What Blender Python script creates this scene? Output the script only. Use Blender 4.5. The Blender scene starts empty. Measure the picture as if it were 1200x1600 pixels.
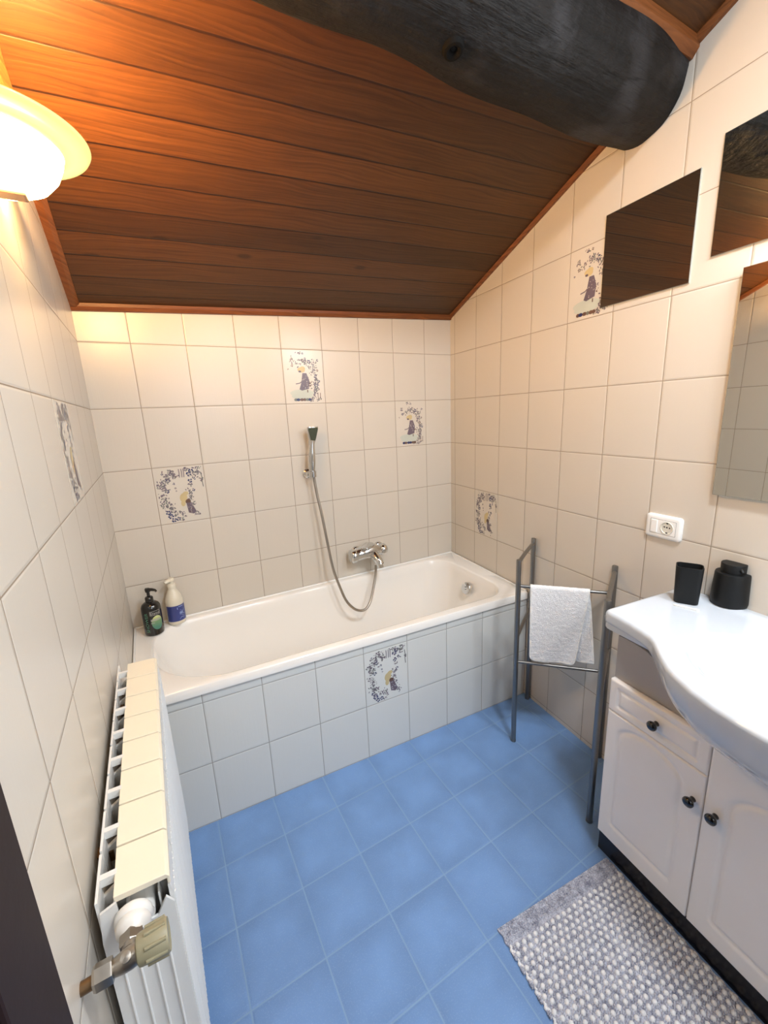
import bpy, bmesh, math, random
import numpy as np
from mathutils import Vector, Matrix

sc = bpy.context.scene
D = bpy.data

# ------------------------------------------------------------------ camera
cam_d = D.cameras.new('camera'); cam = D.objects.new('camera', cam_d); sc.collection.objects.link(cam)
cam_d.sensor_fit = 'VERTICAL'; cam_d.sensor_height = 32.0; cam_d.lens = 655.0 * 32.0 / 1600.0
cam_d.clip_start = 0.01; cam_d.clip_end = 50
R_ = ((0.86997, 0.47037, 0.14799), (-0.49126, 0.85264, 0.17793), (-0.04250, -0.22749, 0.97285))
cam.matrix_world = Matrix(((R_[0][0], R_[0][2], -R_[0][1], -1.5842), (R_[1][0], R_[1][2], -R_[1][1], -2.0095),
                           (R_[2][0], R_[2][2], -R_[2][1], 1.4329), (0, 0, 0, 1)))
sc.camera = cam

# ------------------------------------------------------------------ world, lights, exposure
w = D.worlds.new('world'); sc.world = w; w.use_nodes = True
w.node_tree.nodes['Background'].inputs[0].default_value = (0.8, 0.88, 1.0, 1)
w.node_tree.nodes['Background'].inputs[1].default_value = 0.6
ADDED_WINDOW_POWER = 8.0
ADDED_MIRROR_POWER = 7.0
ADDED_CEILING_POWER = 16.0
BULB_POWER = 25.0
SHADE_EMIT = 37.0
sc.view_settings.view_transform = 'Standard'; sc.view_settings.look = 'None'
sc.view_settings.gamma = 1.0; sc.view_settings.exposure = 0.58
sc.view_settings.use_curve_mapping = False

def area_light(name, loc, target, sx, sy, power, col):
    l = D.lights.new(name, 'AREA'); l.shape = 'RECTANGLE'; l.size = sx; l.size_y = sy; l.energy = power; l.color = col
    o = D.objects.new(name, l); sc.collection.objects.link(o); o.location = loc
    o.rotation_euler = (Vector(target) - Vector(loc)).to_track_quat('-Z', 'Y').to_euler()
    return o
area_light('added_window_fill', (-0.95, -2.86, 1.65), (-0.9, 0.0, 0.75), 0.8, 0.95, ADDED_WINDOW_POWER, (0.80, 0.90, 1.0))  # added cool fill from behind the viewer, no window seen there
area_light('added_mirror_light', (-0.283, -1.805, 2.035), (-0.85, -1.05, 0.2), 0.09, 0.30, ADDED_MIRROR_POWER, (0.84, 0.92, 1.0))  # added cool light beside the mirror, its source is not in view
area_light('added_ceiling_light', (-0.85, -1.95, 2.47), (-0.78, -1.55, 0.0), 0.22, 0.22, ADDED_CEILING_POWER, (0.88, 0.94, 1.0))  # overhead fill added to brighten rug and cabinet

# ------------------------------------------------------------------ room frame
WX = -1.75                     # left wall
TR = -0.10763                  # right wall runs slightly askew
TQ = 0.06171                   # so does the panel of the bath
SR, CR = math.sin(TR), math.cos(TR)
def RW(L, off=0.0, z=0.0):     # along the right wall, out into the room, up
    return (L * SR - off * CR, -L * CR - off * SR, z)
def PQ(L, off=0.0, z=0.0):     # along the bath panel; off > 0 towards the room
    cq, sq = math.cos(TQ), math.sin(TQ)
    return (-L * cq - off * sq, -0.68844 + L * sq - off * cq, z)
FRONT = -2.9
def ceil_z(x, y):
    t = (x + 1.75) / 1.75
    return (1.868 + .405 * (-y)) * (1 - t) + (1.945 + .35 * (-y)) * t

# ------------------------------------------------------------------ mesh helpers
class MB:
    def __init__(s): s.v = []; s.f = []; s.m = []; s.uv = {}
    def add(s, vs, fs, m=0, T=None):
        b = len(s.v)
        s.v += [tuple(T(*p)) if T else tuple(p) for p in vs]
        for f in fs: s.f.append(tuple(b + i for i in f)); s.m.append(m)
    def box(s, x0, x1, y0, y1, z0, z1, m=0, T=None):
        vs = [(x, y, z) for x in (x0, x1) for y in (y0, y1) for z in (z0, z1)]
        s.add(vs, [(0, 1, 3, 2), (4, 6, 7, 5), (0, 4, 5, 1), (2, 3, 7, 6), (0, 2, 6, 4), (1, 5, 7, 3)], m, T)
    def rings(s, rs, m=0, cap0=True, cap1=True, closed=True, T=None):
        n = len(rs[0]); vs = [p for r in rs for p in r]; fs = []
        for i in range(len(rs) - 1):
            for j in range(n if closed else n - 1):
                k = (j + 1) % n
                fs.append((i * n + j, i * n + k, (i + 1) * n + k, (i + 1) * n + j))
        if cap0: fs.append(tuple(range(n))[::-1])
        if cap1: fs.append(tuple((len(rs) - 1) * n + j for j in range(n)))
        s.add(vs, fs, m, T)
    def tube(s, path, r, n=12, m=0, cap=True, T=None):
        path = [Vector(p) for p in path]; rs = []; up = None
        for i, p in enumerate(path):
            a = path[max(i - 1, 0)]; b = path[min(i + 1, len(path) - 1)]
            d = (b - a).normalized()
            if up is None:
                up = Vector((0, 0, 1)) if abs(d.z) < .9 else Vector((1, 0, 0))
            u = (up - d * up.dot(d)).normalized(); v = d.cross(u); up = u
            rr = r[i] if isinstance(r, (list, tuple)) else r
            rs.append([tuple(p + (u * math.cos(2 * math.pi * k / n) + v * math.sin(2 * math.pi * k / n)) * rr) for k in range(n)])
        s.rings(rs, m, cap, cap, True, T)
    def lathe(s, prof, c, axis=(0, 0, 1), n=32, m=0, T=None):     # prof: (radius, height along axis)
        a = Vector(axis).normalized(); up = Vector((0, 0, 1)) if abs(a.z) < .9 else Vector((1, 0, 0))
        u = (up - a * up.dot(a)).normalized(); v = a.cross(u); c = Vector(c)
        rs = [[tuple(c + a * h + (u * math.cos(2 * math.pi * k / n) + v * math.sin(2 * math.pi * k / n)) * max(r, 1e-5)) for k in range(n)] for r, h in prof]
        s.rings(rs, m, True, True, True, T)
    def prism(s, poly, T0, T1, m=0):   # poly list of 2-tuples; T0/T1 map to 3D
        n = len(poly); vs = [T0(*p) for p in poly] + [T1(*p) for p in poly]
        fs = [tuple(range(n))[::-1], tuple(range(n, 2 * n))] + [(j, (j + 1) % n, n + (j + 1) % n, n + j) for j in range(n)]
        s.add(vs, fs, m)

def link(o, parent=None):
    sc.collection.objects.link(o)
    if parent is not None: o.parent = parent
    return o
def world_base(o):
    p = Vector((0, 0, 0))
    while o is not None: p += o.location; o = o.parent
    return p
def obj(name, mb, mats, parent=None, smooth=35, bevel=0.0, seg=2, origin=None, kind=None, fix=True, uvf=None):
    if not isinstance(mats, (list, tuple)): mats = [mats]
    vs = np.array(mb.v, float)
    if parent is not None: base = np.array(world_base(parent)); loc = (0, 0, 0)
    else:
        if origin is None:
            origin = ((vs[:, 0].min() + vs[:, 0].max()) / 2, (vs[:, 1].min() + vs[:, 1].max()) / 2, vs[:, 2].min())
        base = np.array(origin, float); loc = origin
    me = D.meshes.new(name)
    me.from_pydata([tuple(p) for p in (vs - base)], [], mb.f)
    for m in mats: me.materials.append(m)
    me.polygons.foreach_set('material_index', mb.m)
    if fix:
        bm = bmesh.new(); bm.from_mesh(me); bmesh.ops.recalc_face_normals(bm, faces=bm.faces); bm.to_mesh(me); bm.free()
    if uvf:
        uv = me.uv_layers.new(name='UVMap')
        for l in me.loops:
            p = me.vertices[l.vertex_index].co
            uv.data[l.index].uv = uvf(p[0] + base[0], p[1] + base[1], p[2] + base[2])
    if smooth:
        me.polygons.foreach_set('use_smooth', [True] * len(me.polygons))
        me.set_sharp_from_angle(angle=math.radians(smooth))
    me.update()
    o = D.objects.new(name, me); o.location = loc; link(o, parent)
    if bevel:
        b = o.modifiers.new('bevel', 'BEVEL'); b.width = bevel; b.segments = seg; b.limit_method = 'ANGLE'
        b.angle_limit = math.radians(40)
    if kind: o['kind'] = kind
    return o
def tag(o, label, cat, group=None):
    o['label'] = label; o['category'] = cat
    if group: o['group'] = group
    return o
def thing(name, loc, label, cat, group=None):
    o = D.objects.new(name, None); o.empty_display_size = .05; o.location = loc; sc.collection.objects.link(o)
    return tag(o, label, cat, group)

def smoothpath(pts, n=8):      # Catmull-Rom
    P = [Vector(p) for p in pts]; P = [P[0] * 2 - P[1]] + P + [P[-1] * 2 - P[-2]]; out = []
    for i in range(1, len(P) - 2):
        for k in range(n):
            t = k / n; a, b, c, d = P[i - 1], P[i], P[i + 1], P[i + 2]
            out.append(.5 * ((2 * b) + (c - a) * t + (2 * a - 5 * b + 4 * c - d) * t * t + (3 * b - a - 3 * c + d) * t ** 3))
    out.append(P[-2]); return out
def rounded_poly(corners, radii, nc=10, ne=10):
    n = len(corners); C = [Vector((c[0], c[1])) for c in corners]; arcs = []
    for i in range(n):
        p, c, q = C[i - 1], C[i], C[(i + 1) % n]; r = radii[i]
        a = (p - c).normalized(); b = (q - c).normalized()
        ang = math.acos(max(-1, min(1, a.dot(b)))); t = r / math.tan(ang / 2)
        cc = c + (a + b).normalized() * (r / math.sin(ang / 2)); s0 = c + a * t; s1 = c + b * t
        a0 = math.atan2((s0 - cc).y, (s0 - cc).x); a1 = math.atan2((s1 - cc).y, (s1 - cc).x)
        d = (a1 - a0 + math.pi) % (2 * math.pi) - math.pi
        arcs.append([cc + Vector((math.cos(a0 + d * k / nc), math.sin(a0 + d * k / nc))) * r for k in range(nc + 1)])
    out = []
    for i in range(n):
        out += arcs[i]; s = arcs[i][-1]; e = arcs[(i + 1) % n][0]
        out += [s.lerp(e, k / ne) for k in range(1, ne)]
    return [(p.x, p.y) for p in out]

# ------------------------------------------------------------------ materials
def new_mat(name):
    m = D.materials.new(name); m.use_nodes = True
    nt = m.node_tree; b = nt.nodes['Principled BSDF']; return m, nt, b
def N(nt, t, **k):
    n = nt.nodes.new(t)
    for a, v in k.items(): setattr(n, a, v)
    return n
def plug(nt, s, val):
    if hasattr(val, 'is_linked') or hasattr(val, 'links'): nt.links.new(val, s)
    else: s.default_value = val
def M(nt, op, a, b=0.0, c=0.0):
    n = N(nt, 'ShaderNodeMath', operation=op)
    plug(nt, n.inputs[0], a); plug(nt, n.inputs[1], b); plug(nt, n.inputs[2], c); return n.outputs[0]
def mixc(nt, f, a, b, mode='MIX'):
    n = N(nt, 'ShaderNodeMix', data_type='RGBA', blend_type=mode)
    plug(nt, n.inputs[0], f)
    plug(nt, n.inputs[6], (*a, 1) if isinstance(a, tuple) and len(a) == 3 else a)
    plug(nt, n.inputs[7], (*b, 1) if isinstance(b, tuple) and len(b) == 3 else b)
    return n.outputs[2]
def maprange(nt, v, a, b, c, d, smooth=False):
    n = N(nt, 'ShaderNodeMapRange'); n.clamp = True
    if smooth: n.interpolation_type = 'SMOOTHSTEP'
    plug(nt, n.inputs[0], v)
    for i, x in zip((1, 2, 3, 4), (a, b, c, d)): n.inputs[i].default_value = x
    return n.outputs[0]
def noise(nt, vec, scale, detail=3, rough=.5):
    n = N(nt, 'ShaderNodeTexNoise'); n.inputs['Scale'].default_value = scale; n.inputs['Detail'].default_value = detail
    n.inputs['Roughness'].default_value = rough
    if vec is not None: nt.links.new(vec, n.inputs['Vector'])
    return n.outputs[0]
def vscale(nt, vec, s):
    n = N(nt, 'ShaderNodeMapping'); nt.links.new(vec, n.inputs[0]); n.inputs['Scale'].default_value = s; return n.outputs[0]
def bump(nt, b, h, strength, dist=.001, normal=None):
    n = N(nt, 'ShaderNodeBump'); n.inputs['Strength'].default_value = strength; n.inputs['Distance'].default_value = dist
    nt.links.new(h, n.inputs['Height'])
    if normal is not None: nt.links.new(normal, n.inputs['Normal'])
    nt.links.new(n.outputs[0], b.inputs['Normal']); return n.outputs[0]

def simple(name, col, rough=.5, metal=0.0, coat=0.0, bumpscale=None, bumpst=.2, spec=None, var=0.0):
    m, nt, b = new_mat(name)
    b.inputs['Base Color'].default_value = (*col, 1); b.inputs['Roughness'].default_value = rough
    b.inputs['Metallic'].default_value = metal; b.inputs['Coat Weight'].default_value = coat
    if spec is not None: b.inputs['Specular IOR Level'].default_value = spec
    tc = N(nt, 'ShaderNodeTexCoord').outputs['Object']
    v = noise(nt, tc, 9.0, 3)
    c = mixc(nt, v, tuple(x * (1 - var) for x in col), tuple(min(1, x * (1 + var)) for x in col))
    nt.links.new(c, b.inputs['Base Color'])
    if bumpscale: bump(nt, b, noise(nt, tc, bumpscale, 4), bumpst)
    return m

def tile_mat(name, tw, th, u0, v0, col, grout, gw=.0011, rough=.3, mottled=False):
    m, nt, b = new_mat(name)
    uv = N(nt, 'ShaderNodeTexCoord').outputs['UV']
    sx = N(nt, 'ShaderNodeSeparateXYZ'); nt.links.new(uv, sx.inputs[0])
    wob = noise(nt, vscale(nt, uv, (3, 3, 3)), 1.0, 2)
    def edge(c, size, o):
        t = M(nt, 'DIVIDE', M(nt, 'SUBTRACT', c, o), size)
        f = M(nt, 'FRACT', t); d = M(nt, 'MULTIPLY', M(nt, 'MINIMUM', f, M(nt, 'SUBTRACT', 1.0, f)), size)
        return M(nt, 'FLOOR', t), d
    iu, du = edge(sx.outputs[0], tw, u0); iv, dv = edge(sx.outputs[1], th, v0)
    d = M(nt, 'MINIMUM', du, dv)
    mask = maprange(nt, d, gw * .7, gw * 1.5, 1, 0, True)
    pil = maprange(nt, d, gw, gw * 5, 0, 1, True)
    cb = N(nt, 'ShaderNodeCombineXYZ'); nt.links.new(iu, cb.inputs[0]); nt.links.new(iv, cb.inputs[1])
    wn = N(nt, 'ShaderNodeTexWhiteNoise', noise_dimensions='2D'); nt.links.new(cb.outputs[0], wn.inputs['Vector'])
    if mottled:
        off = N(nt, 'ShaderNodeVectorMath', operation='MULTIPLY_ADD'); nt.links.new(wn.outputs['Color'], off.inputs[0])
        off.inputs[1].default_value = (9, 9, 9); nt.links.new(uv, off.inputs[2])
        c1 = noise(nt, off.outputs[0], 9.0, 3, .5)
        e = maprange(nt, d, 0, tw * .33, 0, 1, True)
        k = M(nt, 'ADD', M(nt, 'MULTIPLY', e, .45), M(nt, 'MULTIPLY', maprange(nt, c1, .3, .7, 0, 1), .55))
        base = mixc(nt, k, tuple(x * .85 for x in col), tuple(min(1, x * 1.08) for x in col))
        speck = noise(nt, uv, 320.0, 2)
        base = mixc(nt, M(nt, 'MULTIPLY', maprange(nt, speck, .55, .75, 0, 1), .12), base, (.75, .85, 1.0))
    else:
        g = noise(nt, vscale(nt, uv, (4, 4, 4)), 1.5, 2)
        base = mixc(nt, g, tuple(x * .965 for x in col), col)
        base = mixc(nt, M(nt, 'MULTIPLY', wn.outputs['Value'], .35), base, (col[0] * .95, col[1] * .93, col[2] * .93))
    gv = maprange(nt, wob, .35, .65, .75, 1.15)
    gc = mixc(nt, gv, tuple(x * .8 for x in grout), grout)
    nt.links.new(mixc(nt, mask, base, gc), b.inputs['Base Color'])
    plug(nt, b.inputs['Roughness'], M(nt, 'ADD', M(nt, 'MULTIPLY', mask, .5), rough))
    if mottled: fine = noise(nt, uv, 90.0, 4, .6)
    else: fine = noise(nt, vscale(nt, uv, (150, 9, 1)), 1.0, 3, .55)
    h = M(nt, 'ADD', M(nt, 'MULTIPLY', pil, 1.0), M(nt, 'MULTIPLY', fine, .22 if not mottled else .25))
    bump(nt, b, h, .55, .0012)
    b.inputs['Specular IOR Level'].default_value = .5
    return m

IVORY = (.64, .585, .505)
GROUT = (.30, .235, .17)
mt_back = tile_mat('ivory wall tile back', .2, .2462, -.17878, 1.74412, IVORY, GROUT)
mt_right = tile_mat('ivory wall tile right', .2, .2462, .24603, 1.743, IVORY, GROUT)
mt_left = tile_mat('ivory wall tile left', .2, .2462, -.02, 1.744, IVORY, GROUT)
mt_panel = tile_mat('ivory panel tile', .2, .2462, .34863, .4944, (.72, .72, .68), (.33, .31, .27))
mt_floor = tile_mat('blue floor tile', .20116, .20028, .15204, .07335, (.170, .315, .60), (.23, .37, .58), gw=.0016, rough=.42, mottled=True)

def wood_mat(name, a, b_, boards=False, rough=.4, gs=(1.2, 26, 1), pitch=.0975, off=.165):
    m, nt, b = new_mat(name)
    uv = N(nt, 'ShaderNodeTexCoord').outputs['UV']
    sx = N(nt, 'ShaderNodeSeparateXYZ'); nt.links.new(uv, sx.inputs[0])
    if boards:
        t = M(nt, 'DIVIDE', M(nt, 'SUBTRACT', sx.outputs[1], off), pitch)
        i = M(nt, 'FLOOR', t); f = M(nt, 'FRACT', t); d = M(nt, 'MULTIPLY', M(nt, 'MINIMUM', f, M(nt, 'SUBTRACT', 1.0, f)), pitch)
        cb = N(nt, 'ShaderNodeCombineXYZ'); nt.links.new(i, cb.inputs[0])
        wn = N(nt, 'ShaderNodeTexWhiteNoise', noise_dimensions='2D'); nt.links.new(cb.outputs[0], wn.inputs['Vector'])
        off_ = N(nt, 'ShaderNodeVectorMath', operation='MULTIPLY_ADD'); nt.links.new(wn.outputs['Color'], off_.inputs[0])
        off_.inputs[1].default_value = (7, 3, 0); nt.links.new(uv, off_.inputs[2]); vec = off_.outputs[0]
    else: vec = uv
    warp = noise(nt, vscale(nt, vec, (2.2, 7, 1)), 1.0, 2)
    wv = N(nt, 'ShaderNodeVectorMath', operation='MULTIPLY_ADD')
    cw = N(nt, 'ShaderNodeCombineXYZ'); nt.links.new(warp, cw.inputs[1]); nt.links.new(cw.outputs[0], wv.inputs[0])
    wv.inputs[1].default_value = (0, .075, 0); nt.links.new(vec, wv.inputs[2])
    g = noise(nt, vscale(nt, wv.outputs[0], gs), 3.0, 5, .62)
    rings = N(nt, 'ShaderNodeTexWave', wave_type='BANDS', bands_direction='Y', wave_profile='SAW')
    nt.links.new(wv.outputs[0], rings.inputs['Vector']); rings.inputs['Scale'].default_value = 26.0
    rings.inputs['Distortion'].default_value = 2.0; rings.inputs['Detail'].default_value = 2.0; rings.inputs['Detail Scale'].default_value = .6
    gg = M(nt, 'ADD', M(nt, 'MULTIPLY', maprange(nt, g, .36, .64, 0, 1), .65), M(nt, 'MULTIPLY', rings.outputs['Fac'], .35))
    c = mixc(nt, gg, a, b_)
    vo = N(nt, 'ShaderNodeTexVoronoi'); nt.links.new(vscale(nt, vec, (3.1, 7.0, 1)), vo.inputs['Vector']); vo.inputs['Scale'].default_value = 1.0
    kn = maprange(nt, vo.outputs['Distance'], .045, .11, 1, 0, True)
    c = mixc(nt, M(nt, 'MULTIPLY', kn, .6), c, tuple(x * .35 for x in a))
    rv = rough
    if boards:
        tone = maprange(nt, wn.outputs['Value'], 0, 1, .66, 1.18)
        c = mixc(nt, 1.0, c, tone, 'MULTIPLY')
        seam = maprange(nt, d, .0014, .0034, 1, 0, True)
        c = mixc(nt, M(nt, 'MULTIPLY', seam, maprange(nt, wn.outputs['Value'], 0, 1, .70, .97)), c, (.008, .0025, .001))
    nt.links.new(c, b.inputs['Base Color']); b.inputs['Roughness'].default_value = rv
    h = M(nt, 'MULTIPLY', gg, .25)
    if boards: h = M(nt, 'SUBTRACT', h, M(nt, 'MULTIPLY', maprange(nt, d, .001, .004, 1, 0, True), .7))
    bump(nt, b, h, .5, .0015)
    b.inputs['Specular IOR Level'].default_value = .3
    return m
mw_ceiling = wood_mat('stained ceiling board', (.042, .0140, .0034), (.094, .034, .0075), boards=True, gs=(1.0, 34, 1))
mw_trim = wood_mat('stained trim', (.11, .034, .010), (.24, .082, .024), gs=(2, 60, 60))
mw_door = simple('dark door casing', (.020, .009, .008), .55, spec=.2, bumpscale=60, var=.2)

def beam_mat():
    m, nt, b = new_mat('charcoal log'); oc = N(nt, 'ShaderNodeTexCoord').outputs['Object']
    g = noise(nt, vscale(nt, oc, (1.3, 16, 16)), 2.0, 6, .65); l = noise(nt, oc, 6.0, 3)
    c = mixc(nt, maprange(nt, g, .3, .7, 0, 1), (.0030, .0026, .0026), (.012, .0105, .010))
    c = mixc(nt, maprange(nt, l, .52, .66, 0, .7), c, (.040, .038, .040))
    cr = noise(nt, vscale(nt, oc, (.9, 22, 22)), 1.4, 2)
    c = mixc(nt, maprange(nt, M(nt, 'ABSOLUTE', M(nt, 'SUBTRACT', cr, .5)), 0, .012, .8, 0), c, (.004, .004, .004))
    nt.links.new(c, b.inputs['Base Color']); b.inputs['Roughness'].default_value = .62; b.inputs['Specular IOR Level'].default_value = .22
    bump(nt, b, M(nt, 'ADD', g, M(nt, 'MULTIPLY', noise(nt, oc, 30.0, 4), .8)), .9, .010); return m
m_beam = beam_mat()
m_knot = simple('dark knot', (.004, .0035, .003), .8, bumpscale=80, spec=.1)

m_acryl = simple('ivory white acrylic', (.90, .87, .82), .13, coat=.5, var=.01)
m_ceramic = simple('white ceramic', (.60, .64, .69), .08, coat=.6, var=.005)
m_chrome = simple('chrome', (.66, .66, .65), .07, metal=1.0, var=.02)
m_chromedk = simple('dark spray face', (.045, .055, .03), .3, var=.1)
m_steel = simple('brushed grey steel', (.27, .26, .245), .38, metal=1.0, bumpscale=200, bumpst=.05, var=.1)
m_brass = simple('worn brass pipe', (.20, .12, .06), .4, metal=.8, bumpscale=120, var=.3)
m_nickel = simple('dull nickel', (.42, .38, .33), .35, metal=1.0, bumpscale=90, var=.2)
m_radw = simple('radiator white enamel', (.76, .75, .72), .32, var=.02, bumpscale=40, bumpst=.05)
m_radcap = simple('yellowed enamel', (.84, .76, .60), .35, var=.05, bumpscale=60, bumpst=.05)
m_handle = simple('beige valve plastic', (.30, .27, .17), .45, var=.08)
m_ptfe = simple('white plug enamel', (.78, .76, .72), .35, bumpscale=90, bumpst=.4, var=.04)
m_black = simple('matt black', (.0045, .005, .0055), .5, var=.1, bumpscale=300, bumpst=.1, spec=.3)
m_blackgl = simple('gloss black', (.004, .004, .005), .12, coat=.5)
m_plinth = simple('black plinth', (.006, .006, .010), .25)
m_cab = simple('cabinet white foil', (.90, .875, .86), .30, bumpscale=35, bumpst=.12, var=.03)
m_apron = simple('shade-toned apron board', (.36, .34, .33), .4, var=.03)  # cabinet white with the shade under the basin put into its colour
m_plastic = simple('white plastic', (.88, .87, .84), .28, var=.01)
m_sock = simple('socket cream insert', (.70, .67, .58), .35, var=.03)
m_slot = simple('socket hole', (.01, .01, .01), .6)
m_botblk = simple('black bottle', (.010, .009, .008), .18, coat=.3)
m_botwht = simple('pearl bottle', (.72, .66, .53), .25, var=.03)
m_blue = simple('blue label', (.045, .06, .22), .35, var=.15)
m_bluelt = simple('pale label print', (.28, .36, .60), .4)
m_green = simple('green print', (.10, .26, .17), .4)
m_grey = simple('silver print', (.40, .38, .36), .4)
m_labelg = None
m_glaze2 = simple('panel decor glaze', (.73, .73, .69), .25, var=.02)
m_glaze = simple('decor tile glaze', (.66, .605, .525), .25, var=.02)
m_indigo = simple('indigo print', (.025, .032, .11), .35, var=.3)
m_mauve = simple('mauve grey print', (.15, .115, .145), .35, var=.3)
m_ochre = simple('ochre print', (.58, .46, .24), .35, var=.15)
m_leaf = simple('grey green print', (.16, .17, .15), .35, var=.2)
m_brown = simple('brown print', (.13, .07, .05), .35, var=.3)
m_pond = simple('pond print', (.52, .55, .48), .35, var=.15)
DEC = [m_glaze, m_indigo, m_mauve, m_ochre, m_leaf, m_brown, m_pond]
def label_green():
    m, nt, b = new_mat('green landscape label'); oc = N(nt, 'ShaderNodeTexCoord').outputs['Object']
    s = N(nt, 'ShaderNodeSeparateXYZ'); nt.links.new(oc, s.inputs[0])
    h = M(nt, 'ADD', s.outputs[2], M(nt, 'MULTIPLY', noise(nt, oc, 60.0, 3), .012))
    cr = N(nt, 'ShaderNodeValToRGB'); nt.links.new(maprange(nt, h, .045, .115, 0, 1), cr.inputs[0])
    e = cr.color_ramp.elements; e[0].color = (.08, .22, .16, 1); e[1].color = (.75, .78, .5, 1)
    x = cr.color_ramp.elements.new(.35); x.color = (.18, .30, .14, 1); x = cr.color_ramp.elements.new(.55); x.color = (.50, .55, .22, 1)
    nt.links.new(cr.outputs[0], b.inputs['Base Color']); b.inputs['Roughness'].default_value = .35; return m
m_labelg = label_green()
def mirror_mat():
    m, nt, b = new_mat('mirror glass'); b.inputs['Base Color'].default_value = (.70, .70, .66, 1)
    b.inputs['Metallic'].default_value = 1; b.inputs['Roughness'].default_value = .012; return m
m_mirror = mirror_mat()
m_medge = simple('mirror edge', (.50, .52, .48), .2, metal=.6)
def shade_mat():
    m, nt, b = new_mat('lit frosted glass')
    b.inputs['Base Color'].default_value = (.95, .86, .66, 1); b.inputs['Roughness'].default_value = .25
    b.inputs['Emission Color'].default_value = (1.0, .62, .24, 1)
    oc = N(nt, 'ShaderNodeTexCoord').outputs['Object']; s = N(nt, 'ShaderNodeSeparateXYZ'); nt.links.new(oc, s.inputs[0])
    plug(nt, b.inputs['Emission Strength'], SHADE_EMIT)
    return m
m_shade = shade_mat()
def rim_mat():
    m, nt, b = new_mat('frosted glass rim')
    b.inputs['Base Color'].default_value = (.35, .31, .14, 1); b.inputs['Roughness'].default_value = .25
    b.inputs['Emission Color'].default_value = (1.0, .84, .28, 1); b.inputs['Emission Strength'].default_value = .62; return m
m_rim = rim_mat()
m_bulb = simple('bulb glass', (.9, .85, .7), .2)
m_bulb.node_tree.nodes['Principled BSDF'].inputs['Emission Color'].default_value = (1, .7, .35, 1)
m_bulb.node_tree.nodes['Principled BSDF'].inputs['Emission Strength'].default_value = 25
m_bracket = simple('varnished wood mount', (.42, .25, .14), .4, var=.15)
def terry_mat():
    m, nt, b = new_mat('white terry cloth'); oc = N(nt, 'ShaderNodeTexCoord').outputs['Object']
    b.inputs['Roughness'].default_value = .95; b.inputs['Specular IOR Level'].default_value = .1
    n = noise(nt, vscale(nt, oc, (1, 1, 2.2)), 120.0, 3, .7)
    nt.links.new(mixc(nt, n, (.86, .86, .87), (.99, .99, .99)), b.inputs['Base Color'])
    v = N(nt, 'ShaderNodeTexVoronoi'); nt.links.new(oc, v.inputs['Vector']); v.inputs['Scale'].default_value = 380
    bump(nt, b, M(nt, 'ADD', n, M(nt, 'MULTIPLY', v.outputs['Distance'], .8)), .9, .003)
    b.inputs['Sheen Weight'].default_value = .3; return m
m_terry = terry_mat()
m_hem = simple('towel hem', (.84, .83, .80), .9, bumpscale=500)
def yarn_mat(name, a, c):
    m, nt, b = new_mat(name); oc = N(nt, 'ShaderNodeTexCoord').outputs['Object']
    n = noise(nt, oc, 260.0, 4, .7); n2 = noise(nt, oc, 70.0, 2)
    nt.links.new(mixc(nt, maprange(nt, M(nt, 'ADD', M(nt, 'MULTIPLY', n, .6), M(nt, 'MULTIPLY', n2, .4)), .35, .65, 0, 1), a, c), b.inputs['Base Color'])
    b.inputs['Roughness'].default_value = .95; bump(nt, b, n, .8, .002); return m
m_yarn = yarn_mat('mixed grey yarn', (.17, .18, .26), (.76, .78, .87))
m_knotw = yarn_mat('white yarn', (.82, .82, .84), (.97, .97, .97))
m_glass = simple('glowing fill pane', (.9, .95, 1), .05)  # glowing pane shared by the added window and added lamps
m_glass.node_tree.nodes['Principled BSDF'].inputs['Emission Color'].default_value = (.82, .91, 1, 1)
m_glass.node_tree.nodes['Principled BSDF'].inputs['Emission Strength'].default_value = 1.5

# ------------------------------------------------------------------ room shell
TH = .08
LR = (-FRONT) / CR            # length of right wall
mb = MB(); mb.box(WX - TH, .35, FRONT - TH, TH, -.06, 0)
cf, sf = math.cos(-.00993), math.sin(-.00993)
def uv_floor(x, y, z):
    a, b = x, y + .68844     # x = -L c + M s ; y' = L s - M c
    return (-a * cf - b * sf * 1.0, -(a * sf + b * cf)) if False else ((-a * cf - b * sf), (-a * sf - b * cf))
obj('floor', mb, mt_floor, uvf=uv_floor, smooth=0, kind='structure')

def wall_poly(pts_in, pts_out, ):
    m = MB(); n = len(pts_in)
    m.add(list(pts_in) + list(pts_out), [tuple(range(n)), tuple(range(2 * n - 1, n - 1, -1))] + [(j, (j + 1) % n, n + (j + 1) % n, n + j) for j in range(n)])
    return m
EXT = .03
def cz(x, y): return ceil_z(x, y) + EXT
P = [(WX, 0, 0), (.0, 0, 0), (.0, 0, cz(0, 0)), (WX, 0, cz(WX, 0))]
o_back = obj('wall_back', wall_poly(P, [(x, TH, z) for x, y, z in P]), mt_back, uvf=lambda x, y, z: (x, z), smooth=0, kind='structure')
P = [(WX, FRONT, 0), (WX, 0, 0), (WX, 0, cz(WX, 0)), (WX, FRONT, cz(WX, FRONT))]
o_left = obj('wall_left', wall_poly(P, [(x - TH, y, z) for x, y, z in P]), mt_left, uvf=lambda x, y, z: (y, z), smooth=0, kind='structure')
a = RW(0); b_ = RW(LR)
P = [a, b_, (b_[0], b_[1], cz(b_[0], b_[1])), (0, 0, cz(0, 0))]
def uv_r(x, y, z): return (-(x * -SR + y * CR), z)
o_right = obj('wall_right', wall_poly(P, [(p[0] + TH * CR, p[1] + TH * SR, p[2]) for p in P]), mt_right, uvf=uv_r, smooth=0, kind='structure')
P = [(WX - TH, FRONT, 0), (.3, FRONT, 0), (.3, FRONT, 3.2), (WX - TH, FRONT, 3.2)]
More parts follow.
